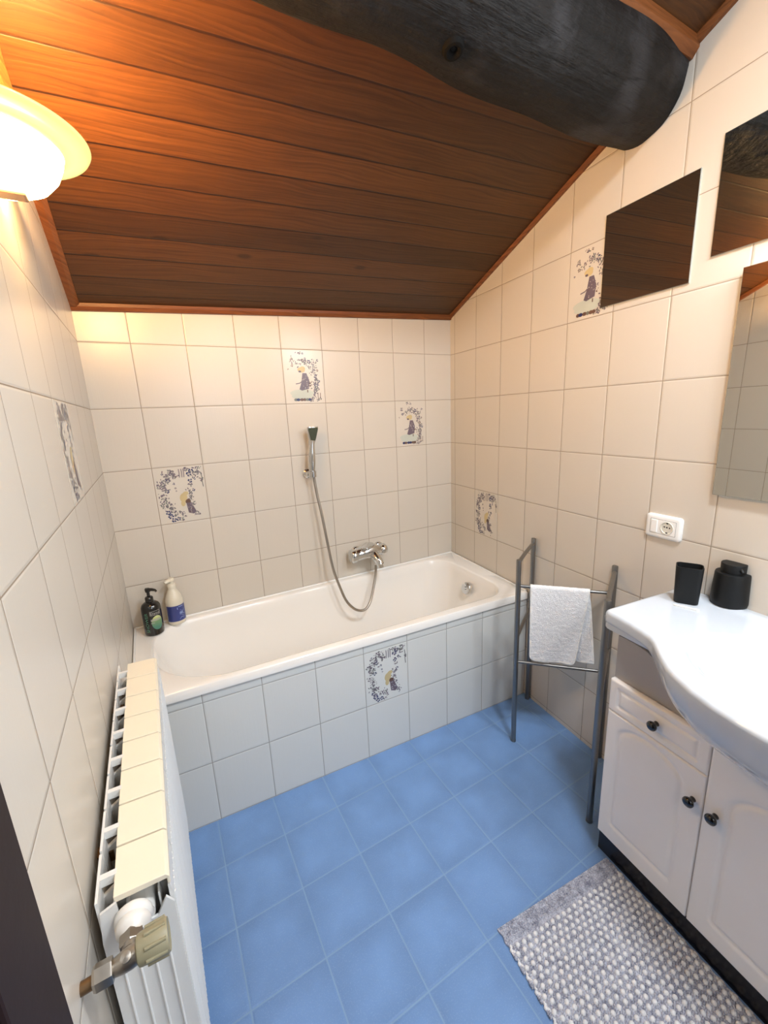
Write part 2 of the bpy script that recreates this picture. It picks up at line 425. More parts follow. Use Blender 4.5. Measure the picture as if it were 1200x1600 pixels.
obj('wall_front', wall_poly(P, [(x, y - TH, z) for x, y, z in P]), mt_back, uvf=lambda x, y, z: (x, z), smooth=0, kind='structure')
# unseen window added behind the viewer to carry the cool fill
mb = MB()
for b4 in ((-1.40, -1.34, 1.10, 2.20), (-.56, -.50, 1.10, 2.20), (-1.34, -.56, 1.10, 1.16), (-1.34, -.56, 2.14, 2.20), (-.975, -.925, 1.16, 2.14)):
    mb.box(b4[0], b4[1], FRONT, FRONT + .03, b4[2], b4[3])
wo = obj('added_window_1', mb, m_plastic, bevel=.004, kind='structure', smooth=0)
mb = MB(); mb.box(-1.34, -.56, FRONT, FRONT + .006, 1.16, 2.14); obj('added_window_pane', mb, m_glass, wo, smooth=0)

# ceiling: boards, slightly twisted plane
mb = MB(); nx, ny = 12, 30; vs = []
for j in range(ny + 1):
    for i in range(nx + 1):
        y = .04 + (FRONT - .08 - .04) * j / ny; x = WX - .05 + (.40) * 0 + (2.15) * i / nx
        vs.append((x, y, ceil_z(x, y)))
nn = len(vs); top = [(x, y, z + .05) for x, y, z in vs]; fs = []
for j in range(ny):
    for i in range(nx):
        q = j * (nx + 1) + i; fs.append((q, q + 1, q + nx + 2, q + nx + 1)); fs.append((nn + q, nn + q + nx + 1, nn + q + nx + 2, nn + q + 1))
def rim(seq): return [(seq[k], seq[k + 1], nn + seq[k + 1], nn + seq[k]) for k in range(len(seq) - 1)]
fs += rim(list(range(nx + 1))) + rim([ny * (nx + 1) + i for i in range(nx, -1, -1)]) + rim([j * (nx + 1) for j in range(ny, -1, -1)]) + rim([j * (nx + 1) + nx for j in range(ny + 1)])
mb.add(vs + top, fs)
def uv_c(x, y, z):
    t = (x + 1.75) / 1.75
    return (x, -y * (1 + .085 * (1 - t)))
obj('ceiling', mb, mw_ceiling, uvf=uv_c, smooth=60, kind='structure')

def strip(name, A, B, side, w_, h, mat, along=1):   # trim from A to B; side: inward unit vector; drops h under the ceiling
    m = MB(); A = Vector(A); B = Vector(B); s = Vector(side)
    prof = [(0, 0), (w_, 0), (w_, -h * .55), (w_ * .6, -h), (0, -h)]
    rs = [[tuple(P_ + s * a_ + Vector((0, 0, b2))) for a_, b2 in prof] for P_ in (A, B)]
    m.rings(rs); d = (B - A).normalized()
    return obj(name, m, mat, smooth=0, kind='structure', uvf=lambda x, y, z: (Vector((x, y, z)).dot(d), z * 1.0 + x * .3 * (1 - abs(d.x)) + y * .3 * (1 - abs(d.y))))
zb = lambda x, y: ceil_z(x, y) + .012
strip('trim_back', (WX, 0, zb(WX, 0)), (0, 0, zb(0, 0)), (0, -1, 0), .018, .030, mw_trim)
strip('trim_left', (WX, .0, zb(WX, 0)), (WX, -1.0, zb(WX, -1.0)), (1, 0, 0), .030, .026, mw_trim)
p1 = RW(.0); p2 = RW(.98)
strip('trim_right', (p1[0], p1[1], zb(*p1[:2])), (p2[0], p2[1], zb(*p2[:2])), (-CR, -SR, 0), .016, .028, mw_trim)
p1 = RW(1.20); p2 = RW(2.6)
strip('trim_upper_right', (p1[0], p1[1], zb(*p1[:2])), (p2[0], p2[1], zb(*p2[:2])), (-CR, -SR, 0), .018, .030, mw_trim)
strip('trim_beam', (WX, -1.205, zb(WX, -1.205)), (-.13, -1.205, zb(-.13, -1.205)), (0, -1, 0), .040, .040, mw_trim)

cl = thing('added_mirror_lamp', RW(1.84, .05, 2.02), 'white LED bar added out of view above the large mirror for cool light', 'lamp')  # unseen fixture added to house the cool light
mb = MB(); mb.add([RW(L, o, z) for L in (1.67, 2.01) for o, z in ((.0, 2.03), (.0, 2.10), (.125, 2.10), (.125, 2.06))], [(0, 1, 2, 3), (7, 6, 5, 4), (0, 4, 5, 1), (1, 5, 6, 2), (2, 6, 7, 3), (3, 7, 4, 0)])
obj('housing', mb, m_plastic, cl, smooth=0)
mb = MB(); mb.add([RW(L, o, z) for L in (1.68, 2.00) for o, z in ((.012, 2.034), (.118, 2.058), (.118, 2.054), (.012, 2.030))], [(0, 1, 2, 3), (7, 6, 5, 4), (0, 4, 5, 1), (1, 5, 6, 2), (2, 6, 7, 3), (3, 7, 4, 0)])
obj('diffuser', mb, m_glass, cl, smooth=0)
cl = thing('added_ceiling_lamp', (-.85, -1.95, 2.50), 'round white ceiling lamp added out of view for overhead fill', 'lamp')  # unseen lamp body added around the overhead fill
mb = MB(); mb.lathe([(.13, .135), (.14, .04), (.14, .01), (.115, .01)], (-.85, -1.95, 2.48), n=40); obj('housing', mb, m_plastic, cl)
mb = MB(); mb.lathe([(.112, .018), (.112, .010), (.08, .006), (.001, .004)], (-.85, -1.95, 2.48), n=40); obj('diffuser', mb, m_glass, cl)
# door casing on the left wall
mb = MB()
mb.box(WX, WX + .018, -1.685, -1.590, 0, 2.08); mb.box(WX, WX + .012, -1.588, -1.580, 0, 2.08)
mb.box(WX, WX + .018, -2.62, -1.685, 2.0, 2.08); mb.box(WX, WX + .018, -2.62, -2.525, 0, 2.0)
do = obj('door_1', mb, mw_door, bevel=.003, smooth=0, kind='structure')
mb = MB(); mb.box(WX, WX + .008, -2.525, -1.685, 0, 2.0); obj('door_leaf', mb, mw_door, do, smooth=0)

# the log beam
random.seed(5)
def beam():
    m = MB(); rs = []; n = 48; K = 60
    for i in range(K + 1):
        t = i / K; x = WX + t * (1.75 - .12)
        r = .145 - .017 * t + .006 * math.sin(t * 9 + 1) + .004 * math.sin(t * 23)
        ring = []
        for k in range(n):
            a_ = 2 * math.pi * k / n
            rr = r * (1 + .018 * math.sin(2 * a_ + 3 * t) + .012 * math.sin(5 * a_ + 7 * t) + .006 * math.sin(11 * a_ - 13 * t))
            xx = x
            y = -1.10 + rr * math.cos(a_); z = 2.328 + rr * math.sin(a_)
            if i == K: xx = (SR / CR) * (-y) - .002     # end lies on the skewed wall
            ring.append((xx, y, z))
        rs.append(ring)
    m.rings(rs); return m
bt = thing('ceiling_beam', (WX, -1.10, 2.17), 'thick charcoal log beam running under the wooden ceiling', 'beam')
obj('log', beam(), m_beam, bt, smooth=60)
mb = MB()
# knot facing the viewer
kc = Vector((-.875, -1.127, 2.195)); kd = Vector((0, -.2, -.98)).normalized()
mb.lathe([(.026, -.010), (.021, .002), (.016, .004), (.012, .002), (.008, -.004), (.001, -.006)], kc, kd, 20)
obj('knot', mb, m_knot, bt)

# ------------------------------------------------------------------ decorated tiles
def ellipse(cx, cy, rx, ry, rot=0, n=10):
    return [(cx + rx * math.cos(t) * math.cos(rot) - ry * math.sin(t) * math.sin(rot), cy + rx * math.cos(t) * math.sin(rot) + ry * math.sin(t) * math.cos(rot)) for t in [2 * math.pi * k / n for k in range(n)]]
def motif(kind, seed):
    rnd = random.Random(seed); out = []     # (poly, mat, layer) in unit tile coords, y down, x 0..1, y 0..1.23
    H = 1.23
    def E_(cx, cy, rx, ry, m, rot=0, ly=0, n=10): out.append((ellipse(cx, cy * H, rx, ry, rot, n), m, ly))
    def flower(cx, cy, r, m=1):
        for k in range(5):
            t = 2 * math.pi * k / 5 + rnd.random()
            E_(cx + r * .62 * math.cos(t), cy + r * .62 * math.sin(t) / H, r * .48, r * .36, m, t, 0)
        E_(cx, cy, r * .45, r * .45, 0, 0, 1); E_(cx, cy, r * .2, r * .2, 2, 0, 2)
    def leaves(cx, cy, sp, n, ms=(2, 4, 2)):
        for _ in range(n):
            x = cx + rnd.gauss(0, sp); y = cy + rnd.gauss(0, sp) / H
            x = min(.96, max(.05, x)); y = min(.96, max(.04, y))
            r = rnd.uniform(.008, .019); E_(x, y, r * 1.5, r * .7, rnd.choice(ms), rnd.uniform(0, 3.1), 0, 7)
    def stem(pts, w_=.006, m=2):
        for (x0, y0), (x1, y1) in zip(pts, pts[1:]):
            d = Vector((x1 - x0, (y1 - y0) * H)); n_ = Vector((-d.y, d.x)).normalized() * w_
            out.append(([(x0 - n_.x, y0 * H - n_.y), (x1 - n_.x, y1 * H - n_.y), (x1 + n_.x, y1 * H + n_.y), (x0 + n_.x, y0 * H + n_.y)], m, 0))
    if kind == 'A':
        for x, y, r in [(.74, .10, .05), (.69, .15, .052), (.70, .27, .045), (.79, .24, .028), (.27, .24, .042), (.22, .42, .045), (.18, .80, .05), (.22, .87, .055), (.27, .94, .05), (.36, .93, .045),
                        (.17, .12, .022), (.37, .30, .024), (.39, .38, .02), (.40, .43, .015), (.74, .44, .032), (.69, .50, .024), (.66, .56, .022), (.64, .63, .018)]: flower(x, y, r)
        for x, y, sp, n in [(.35, .08, .03, 16), (.28, .14, .05, 30), (.22, .22, .05, 26), (.14, .30, .04, 22), (.10, .34, .03, 10), (.20, .38, .04, 18), (.12, .50, .035, 14), (.18, .56, .04, 18), (.16, .68, .05, 30), (.24, .72, .04, 18),
                            (.30, .80, .05, 20), (.40, .16, .035, 20), (.66, .06, .04, 12), (.78, .15, .05, 18), (.86, .06, .035, 12), (.86, .14, .035, 12), (.70, .33, .025, 9), (.68, .47, .04, 12), (.66, .58, .03, 10), (.70, .70, .03, 8),
                            (.45, .84, .04, 16), (.74, .86, .04, 14), (.44, .95, .03, 8)]: leaves(x, y, sp, n)
        for x in (.50, .55, .59): stem([(x, .05), (x + .004, .12), (x - .002, .20)], .008)
        stem([(.93, .14), (.945, .22), (.94, .30), (.95, .40)], .009, 4); leaves(.94, .26, .015, 12)
        E_(.52, .56, .075, .10, 3, .2, 0, 16); E_(.57, .49, .06, .045, 3, -.2, 0, 14); E_(.50, .66, .045, .07, 3, .1, 0, 12)
        E_(.60, .64, .055, .055, 5, 0, 1, 14)
        out.append(([(.56, .66 * H), (.66, .66 * H), (.74, .83 * H), (.68, .87 * H), (.58, .84 * H)], 2, 1))
        for _ in range(34):
            x = rnd.uniform(.58, .70); y = rnd.uniform(.68, .84); E_(x, y, .009, .006, 5 if rnd.random() < .6 else 0, rnd.random() * 3, 2, 6)
    else:
        for x, y, r in [(.22, .29, .032), (.50, .19, .028), (.55, .16, .024), (.64, .22, .045), (.86, .19, .028), (.74, .28, .026), (.84, .38, .028), (.78, .49, .04), (.86, .58, .034), (.79, .66, .05), (.22, .16, .018), (.12, .36, .018), (.50, .07, .024)]:
            flower(x, y, r, 1 if rnd.random() < .6 else 5)
        for x, y, sp, n in [(.40, .06, .03, 8), (.20, .18, .03, 8), (.34, .25, .04, 10), (.46, .20, .04, 16), (.56, .22, .04, 14), (.66, .27, .04, 14), (.76, .25, .04, 12), (.75, .36, .04, 14), (.74, .42, .035, 16), (.80, .54, .035, 16), (.80, .64, .035, 22),
                            (.78, .73, .035, 22), (.76, .80, .035, 18), (.70, .86, .04, 16), (.68, .92, .05, 16), (.82, .92, .03, 8)]: leaves(x, y, sp, n)
        for x in (.82, .88): stem([(x, .80), (x - .006, .86), (x, .92)], .007, 5)
        E_(.42, .80, .30, .085, 6, 0, 0, 22); E_(.42, .86, .27, .06, 6, 0, 0, 20)
        for x in (.25, .31, .40, .47, .54, .60): E_(x, .925, rnd.uniform(.035, .055), .034, rnd.choice((5, 1, 4, 5)), 0, 1, 10)
        E_(.44, .37, .095, .06, 3, .1, 0, 16); E_(.47, .345, .07, .05, 3, 0, 0, 14); E_(.40, .40, .035, .022, 2, .1, 1, 10)
        out.append(([(.46, .43 * H), (.56, .43 * H), (.62, .56 * H), (.60, .72 * H), (.42, .755 * H), (.36, .73 * H), (.42, .60 * H)], 2, 1))
        stem([(.44, .58), (.38, .615), (.28, .63)], .010, 2); stem([(.56, .74), (.56, .79)], .012, 5)
        for _ in range(30):
            x = rnd.uniform(.44, .62); y = rnd.uniform(.48, .72); E_(x, y, .009, .006, 0 if rnd.random() < .5 else 5, rnd.random() * 3, 2, 6)
        leaves(.62, .62, .04, 16, (5, 2))
    return out
def decor(parent, kind, fn, seed, label):
    # fn(u, v, off): u 0..1 to the right, v 0..1.23 downwards, off metres proud of the wall
    m = MB(); g = .012; H = 1.23; cnt_ = 0
    def T(u, v, o): return fn(u, v, o)
    m.add([T(u, v, o) for o in (0, .0007) for u, v in ((g, g), (1 - g, g), (1 - g, H - g), (g, H - g))], [(0, 1, 2, 3), (4, 5, 6, 7), (0, 1, 5, 4), (1, 2, 6, 5), (2, 3, 7, 6), (3, 0, 4, 7)], 0)
    for poly, mi, ly in motif(kind, seed):
        poly = [(min(.985, max(.015, u)), min(H - .02, max(.02, v))) for u, v in poly]
        b0 = len(m.v); n = len(poly); cnt_ += 1
        m.v += [T(u, v, .00090 + .00018 * ly + 5e-7 * cnt_) for u, v in poly]; m.f.append(tuple(range(b0, b0 + n))); m.m.append(mi)
    o = obj('decorated_tile', m, ([m_glaze2] + DEC[1:]) if seed == 7 else DEC, parent, smooth=0, fix=False); o['label'] = label; return o
TW, TT = .2, .2462
def back_fn(i, j):     # tile whose left line is i (1..8) and top line is j
    x0 = -(.17878 + (8 - i) * TW); z0 = 1.74412 - (j - 1) * TT
    return lambda u, v, o: (x0 + u * TW, -o, z0 - v / 1.23 * TT)
def right_fn(i, j):
    L0 = .24603 + (i - 1) * TW; z0 = 1.743 - (j - 1) * TT
    return lambda u, v, o: RW(L0 + u * TW, o, z0 - v / 1.23 * TT)
LA = 'tile printed with a square flower garland around a small hatted figure'
LB = 'tile printed with a flower arch over a small hatted figure by a pond'
decor(o_back, 'A', back_fn(1, 3), 1, LA); decor(o_back, 'B', back_fn(4, 1), 2, LB); decor(o_back, 'B', back_fn(7, 2), 3, LB)
decor(o_right, 'A', right_fn(1, 4), 4, LA); decor(o_right, 'B', right_fn(4, 0), 5, LB)
decor(o_left, 'A', lambda u, v, o: (WX + o, -.82 + u * TW, 1.744 - TT - v / 1.23 * TT), 6, LA)

# ------------------------------------------------------------------ bath panel and bathtub
tub = thing('bathtub', (-.9, -.33, .17), 'long ivory bathtub with tiled front panel along the back wall', 'bathtub')
mb = MB(); Ll, Lr_ = 1.682, .078
pp = [PQ(Lr_, 0, 0), PQ(Ll, 0, 0), PQ(Ll, -.05, 0), PQ(Lr_, -.05, 0)]
mb.add([(x, y, z) for z in (0, .528) for x, y, _ in pp], [(0, 1, 2, 3), (4, 5, 6, 7), (0, 1, 5, 4), (1, 2, 6, 5), (2, 3, 7, 6), (3, 0, 4, 7)])
def uv_p(x, y, z):
    cq, sq = math.cos(TQ), math.sin(TQ); return (-(x * cq) + (y + .68844) * sq, z)
panel = obj('tiled_panel', mb, mt_panel, tub, uvf=uv_p, smooth=0)
panel['label'] = 'low tiled front panel'
decor(panel, 'A', lambda u, v, o: PQ(.94863 - u * TW, o, .4944 - v / 1.23 * TT), 7, LA)

outer = [(WX + .003, -.003), (-.006, -.003), (-.080, -.692), (WX + .003, -.590)]
inner = [(-1.675, -.045), (-.115, -.045), (-.145, -.632), (-1.675, -.562)]
bott = [(-1.33, -.14), (-.27, -.14), (-.29, -.52), (-1.33, -.49)]
NC, NE = 14, 16
def ring(c, r, z):
    return [(x, y, z) for x, y in rounded_poly(c, r, NC, NE)]
def shrink(c, d, ): 
    cx = sum(p[0] for p in c) / 4; cy = sum(p[1] for p in c) / 4
    return [(p[0] - d * (1 if p[0] > cx else -1), p[1] - d * (1 if p[1] > cy else -1)) for p in c]
IR = [.16, .13, .13, .27]; BR_ = [.13, .10, .10, .16]
rs = [ring(outer, [.004] * 4, .532), ring(outer, [.004] * 4, .562), ring(shrink(outer, .004), [.004] * 4, .567),
      ring(shrink(inner, -.012), [r + .012 for r in IR], .5675), ring(shrink(inner, -.004), [r + .004 for r in IR], .565), ring(inner, IR, .560)]
I = ring(inner, IR, 0); B = ring(bott, BR_, 0)
for k in range(1, 15):
    t = k / 14; hz = .560 - .375 * math.sin(t * math.pi / 2) ** .9 if False else None
    # wall drops steeply, then rounds into the floor of the bath
    a_ = t * math.pi / 2; s_ = .30 * t + .70 * (1 - math.cos(a_)); z = .555 - .375 * (.25 * t + .75 * math.sin(a_))
    rs.append([(p[0] + (q[0] - p[0]) * s_, p[1] + (q[1] - p[1]) * s_, z) for p, q in zip(I, B)])
for s_ in (.6, .25):
    c = (-.72, -.33); rs.append([(c[0] + (q[0] - c[0]) * s_, c[1] + (q[1] - c[1]) * s_, .178) for q in B])
mb = MB(); mb.rings(rs, 0, False, True)
obj('tub_shell', mb, m_acryl, tub, smooth=50)
mb = MB()
oc_ = Vector((-.163, -.335, .478)); od = Vector((-1, 0, .32)).normalized()
mb.lathe([(.034, -.012), (.034, .002), (.031, .007), (.022, .009), (.001, .010)], oc_, od, 32)
mb.lathe([(.010, .008), (.009, .016), (.001, .017)], oc_, od, 16)
oc = obj('overflow_cap', mb, m_chrome, tub); oc['label'] = 'round chrome overflow knob'
mb = MB(); mb.lathe([(.030, 0), (.030, .003), (.022, .004), (.001, .006)], (-.42, -.32, .179), (0, 0, 1), 28)
obj('drain', mb, m_chrome, tub)

mb = MB(); mb.tube([(WX + .006, -.0062, .568), (-.012, -.0062, .568)], .0046, 8); mb.tube([RW(.008, .0085, .568), RW(.685, .0085, .568)], .0046, 8)
mb.tube([(WX + .006, -.008, .568), (WX + .006, -.585, .568)], .0042, 8)
so3 = obj('sealant_bead', mb, m_plastic, tub, smooth=60); so3['label'] = 'white sealant bead along the walls'
# ------------------------------------------------------------------ mixer tap, hose, hand shower
tap = thing('bath_mixer_tap', (-.61, -.05, .69), 'chrome bath mixer tap mounted on the tiled wall above the tub', 'tap')
mb = MB()
for x in (-.665, -.525):
    mb.lathe([(.029, -.0005), (.029, .006), (.022, .016), (.012, .018)], (x, -.001, .705), (0, -1, 0), 28)
    mb.tube([(x, -.01, .705), (x, -.055, .705)], .013)
mb.tube([(-.700, -.062, .703), (-.692, -.062, .704), (-.65, -.062, .708), (-.61, -.062, .712), (-.57, -.062, .708), (-.545, -.062, .704)], [.028, .034, .036, .042, .035, .026], 24)
obj('body', mb, m_chrome, tap, smooth=60)
mb = MB(); mb.tube([(-.728, -.062, .700), (-.722, -.062, .700), (-.700, -.062, .702), (-.690, -.062, .703)], [.026, .036, .038, .033], 24)
obj('diverter_knob', mb, m_chrome, tap, smooth=60)
mb = MB(); mb.tube([(-.548, -.062, .705), (-.540, -.062, .705), (-.518, -.062, .705), (-.508, -.062, .705)], [.024, .032, .032, .023], 24)
obj('temperature_knob', mb, m_chrome, tap, smooth=60)
mb = MB(); lev = []
for t, wdt, hgt in ((0, .020, .010), (.25, .030, .015), (.6, .029, .012), (.9, .023, .007), (1, .014, .004)):
    c = Vector((-.60, -.055, .748)).lerp(Vector((-.668, -.118, .750)), t); sd = Vector((.76, -.65, 0))
    lev.append([tuple(c + sd * (wdt * math.cos(a_)) + Vector((0, 0, hgt * math.sin(a_)))) for a_ in [2 * math.pi * k / 20 for k in range(20)]])
mb.rings(lev); obj('lever', mb, m_chrome, tap, smooth=60)
mb = MB(); mb.tube([(-.600, -.066, .700), (-.598, -.095, .690), (-.590, -.125, .668), (-.585, -.135, .650)], [.028, .026, .023, .021], 20)
mb.tube([(-.585, -.132, .655), (-.583, -.134, .634)], .020, 20)
obj('spout', mb, m_chrome, tap, smooth=50)
mb = MB(); mb.tube([(-.5935, -.098, .676), (-.5935, -.096, .640)], .0095, 16); obj('hose_outlet', mb, m_chrome, tap, smooth=50)

hose_pts = [(-.8905, -.056, 1.150), (-0.889, -0.055, 1.128), (-0.882, -0.06, 1.051), (-0.872, -0.07, 0.97), (-0.863, -0.08, 0.871), (-0.854, -0.09, 0.77), (-0.844, -0.105, 0.669), (-0.824, -0.12, 0.582), (-0.799, -0.135, 0.5),
            (-0.767, -0.148, 0.452), (-0.730, -0.152, 0.428), (-0.693, -0.15, 0.428), (-0.656, -0.135, 0.46), (-0.622, -0.115, 0.53), (-0.599, -0.1, 0.594), (-0.5935, -0.096, 0.645)]
hp = smoothpath(hose_pts, 10)
# evenly resample and ring the metal hose
L = [0]
for a_, b2 in zip(hp, hp[1:]): L.append(L[-1] + (b2 - a_).length)
tot = L[-1]; S = 360; rp = []; k = 0
for i in range(S + 1):
    t = tot * i / S
    while k < len(L) - 2 and L[k + 1] < t: k += 1
    rp.append(hp[k].lerp(hp[k + 1], (t - L[k]) / max(1e-9, L[k + 1] - L[k])))
mb = MB(); mb.tube(rp, [.0066 + .0007 * (i % 2) for i in range(S + 1)], 10)
tag(obj('shower_hose', mb, m_nickel, smooth=80), 'flexible metal shower hose looping down from the holder to the tap', 'hose')
sh = thing('hand_shower', (-.895, -.055, 1.17), 'slim chrome hand shower with triangular head, upright on the back wall', 'shower head')
mb = MB()
mb.tube([(-.898, -.058, 1.156), (-.898, -.058, 1.166), (-.897, -.058, 1.19), (-.895, -.060, 1.225), (-.892, -.062, 1.27), (-.889, -.064, 1.305), (-.886, -.066, 1.325)], [.012, .0145, .016, .0175, .015, .012, .011], 20)
# fan-shaped head
hd = []
for z, xl, xr, d0 in ((1.300, -.899, -.875, .018), (1.320, -.900, -.868, .019), (1.345, -.904, -.860, .018), (1.375, -.907, -.853, .014), (1.388, -.907, -.852, .009)):
    xc = (xl + xr) / 2; hw = (xr - xl) / 2; yb = -.050 - (z - 1.30) * .14
    hd.append([(xc + hw * math.copysign(abs(math.cos(a_)) ** .7, math.cos(a_)), yb - d0 * .8 * math.copysign(abs(math.sin(a_)) ** .8, math.sin(a_)), z) for a_ in [2 * math.pi * k / 28 for k in range(28)]])
mb.rings(hd); obj('handle', mb, m_chrome, sh, smooth=60)
mb = MB(); fc = [(-.889, 1.306), (-.883, 1.306), (-.870, 1.330), (-.857, 1.376), (-.858, 1.384), (-.902, 1.384), (-.904, 1.376), (-.896, 1.330)]
def Tf(d): return lambda x, z: (x, -.0655 - (z - 1.30) * .085 - d, z)
mb.prism(fc, Tf(-.006), Tf(.003)); fo = obj('spray_face', mb, m_chromedk, sh, smooth=0, bevel=.001); fo['label'] = 'dark green-grey spray face'
hl = thing('shower_holder', (-.899, -.0, 1.16), 'round chrome wall holder beneath the hand shower', 'holder')
mb = MB(); mb.lathe([(.023, -.0005), (.023, .006), (.015, .012), (.011, .016), (.011, .042)], (-.905, -.001, 1.160), (0, -1, 0), 28)
mb.lathe([(.019, -.014), (.0195, .014)], (-.897, -.058, 1.163), (0.02, -.02, 1), 28)
obj('holder_body', mb, m_chrome, hl, smooth=50)

# ------------------------------------------------------------------ bottles
def text_mesh(s, size, fn, depth=0.0):     # 2D text -> verts/faces mapped by fn(x,y)
    c = D.curves.new('t', 'FONT'); c.body = s; c.size = size; c.align_x = 'CENTER'; c.align_y = 'CENTER'; c.resolution_u = 3
    o = D.objects.new('t', c); sc.collection.objects.link(o)
    dg = bpy.context.evaluated_depsgraph_get(); dg.update(); me = o.evaluated_get(dg).to_mesh()
    bm = bmesh.new(); bm.from_mesh(me); bmesh.ops.triangulate(bm, faces=bm.faces)
    bmesh.ops.subdivide_edges(bm, edges=[e for e in bm.edges if e.calc_length() > size * .3], cuts=2)
    vs = [fn(v.co.x, v.co.y) for v in bm.verts]; bm.verts.index_update(); fs = [tuple(v.index for v in f.verts) for f in bm.faces]
    bm.free(); o.evaluated_get(dg).to_mesh_clear(); D.objects.remove(o); D.curves.remove(c)
    return vs, fs
def cyl_fn(c, r, ang, z0, rot=0, sx=1.0):      # wraps x,y around a cylinder facing direction ang
    cr_, sr_ = math.cos(rot), math.sin(rot)
    def f(x, y):
        x, y = x * sx, y; u = x * cr_ - y * sr_; v = x * sr_ + y * cr_
        a_ = ang + u / r; return (c[0] + r * math.cos(a_), c[1] + r * math.sin(a_), z0 + v)
    return f
def patch(m, f, poly_fn, n, mat=0):
    pass
bz = .568
c1 = (-1.668, -.098)
bt1 = thing('shower_gel_bottle', (c1[0], c1[1], bz), 'black pump bottle of shower gel with green label on the tub corner', 'bottle')
mb = MB(); mb.lathe([(.030, 0), (.036, .003), (.0375, .010), (.0375, .112), (.036, .124), (.031, .134), (.022, .141), (.0135, .144), (.0135, .150)], (*c1, bz), n=40)
obj('body', mb, m_botblk, bt1, smooth=50)
mb = MB(); mb.lathe([(.0155, .146), (.0155, .162), (.012, .166), (.006, .167), (.006, .186), (.010, .187), (.010, .200), (.006, .203)], (*c1, bz), n=24)
pd = Vector((.55, -.42, 0)).normalized()
mb.tube([Vector((c1[0], c1[1], bz + .196)) - pd * .008, Vector((c1[0], c1[1], bz + .197)) + pd * .02, Vector((c1[0], c1[1], bz + .195)) + pd * .034, Vector((c1[0], c1[1], bz + .189)) + pd * .040], [.0075, .0065, .005, .004], 12)
obj('pump', mb, m_botblk, bt1, smooth=50)
ang = math.atan2(-2.0 + .1, -1.584 + 1.668)       # faces the room
r1 = .0378
f = cyl_fn(c1, r1, ang + .42, bz + .058); mb = MB()
def disc(m, f, rx, ry, mat=0, n=28, rings_=5):
    b0 = len(m.v); m.v.append(f(0, 0))
    for k in range(1, rings_ + 1):
        for j in range(n): t = 2 * math.pi * j / n; m.v.append(f(rx * k / rings_ * math.cos(t), ry * k / rings_ * math.sin(t)))
    for j in range(n): m.f.append((b0, b0 + 1 + j, b0 + 1 + (j + 1) % n)); m.m.append(mat)
    for k in range(rings_ - 1):
        for j in range(n):
            a_ = b0 + 1 + k * n; m.f.append((a_ + j, a_ + n + j, a_ + n + (j + 1) % n, a_ + (j + 1) % n)); m.m.append(mat)
def rect(m, f, x0, x1, y0, y1, mat=0, n=8):
    b0 = len(m.v)
    for i in range(n + 1): x = x0 + (x1 - x0) * i / n; m.v += [f(x, y0), f(x, y1)]
    for i in range(n): m.f.append((b0 + 2 * i, b0 + 2 * i + 2, b0 + 2 * i + 3, b0 + 2 * i + 1)); m.m.append(mat)
disc(mb, f, .0225, .031)
obj('picture_label', mb, m_labelg, bt1, smooth=0, fix=False)['label'] = 'round green landscape label'
mb = MB(); f2 = cyl_fn(c1, r1 + .0002, ang + .36, bz + .064)
rect(mb, f2, -.022, .016, .004, .0075); rect(mb, f2, -.022, .016, .009, .012); rect(mb, f2, -.022, -.008, -.006, -.003)
fl = cyl_fn(c1, r1 + .0002, ang + .30, bz + .101)
for a4 in ((-.020, .020, .0085, .0098), (-.020, .020, -.0085, -.0072), (-.020, -.0187, -.0085, .0098), (.0187, .020, -.0085, .0098)): rect(mb, fl, *a4)
vs, fs = text_mesh('Etyos', .0165, fl); mb.add(vs, fs)
obj('logo', mb, m_grey, bt1, smooth=0, fix=False)
mb = MB(); vs, fs = text_mesh('SHOWER', .0185, cyl_fn(c1, r1 + .0002, ang - .62, bz + .062, math.pi / 2, 1.15)); mb.add(vs, fs)
obj('lettering', mb, m_green, bt1, smooth=0, fix=False)

c2 = (-1.578, -.046)
bt2 = thing('lotion_bottle', (c2[0], c2[1], bz), 'cream-coloured pump bottle with blue label beside the black bottle', 'bottle')
mb = MB(); mb.lathe([(.030, 0), (.035, .003), (.0365, .010), (.0365, .098), (.0355, .112), (.031, .128), (.023, .146), (.0165, .158), (.0150, .166)], (*c2, bz), n=40)
obj('body', mb, m_botwht, bt2, smooth=50)
mb = MB(); mb.lathe([(.017, .163), (.017, .180), (.013, .184), (.009, .186), (.009, .194), (.013, .196), (.014, .204), (.010, .209)], (*c2, bz), n=28)
mb.tube([(c2[0] + .004, c2[1], bz + .201), (c2[0] - .012, c2[1] - .010, bz + .200), (c2[0] - .026, c2[1] - .020, bz + .197)], [.009, .009, .006], 14)
obj('pump', mb, m_botwht, bt2, smooth=50)
mb = MB(); f = cyl_fn(c2, .0369, ang + .1, bz + .054); rect(mb, f, -.048, .052, -.036, .036, 0, 30)
obj('label', mb, m_blue, bt2, smooth=0, fix=False)['label'] = 'blue wraparound label'
mb = MB(); f = cyl_fn(c2, .0372, ang + .55, bz + .054)
for q in range(4):                                # flowing print on the label
    pts = [(-.010 + .022 * t + .002 * q, -.028 + .014 * q + .008 * math.sin(3.4 * t + q)) for t in [k / 10 for k in range(11)]]
    for (x0, y0), (x1, y1) in zip(pts, pts[1:]):
        b0 = len(mb.v); mb.v += [f(x0, y0 - .0011), f(x1, y1 - .0011), f(x1, y1 + .0011), f(x0, y0 + .0011)]; mb.f.append((b0, b0 + 1, b0 + 2, b0 + 3)); mb.m.append(0)
disc(mb, f, .009, .004, 0, 20, 1)
rect(mb, f, -.016, -.013, .018, .028); rect(mb, f, -.010, .012, .028, .031)
obj('label_print', mb, m_bluelt, bt2, smooth=0, fix=False)

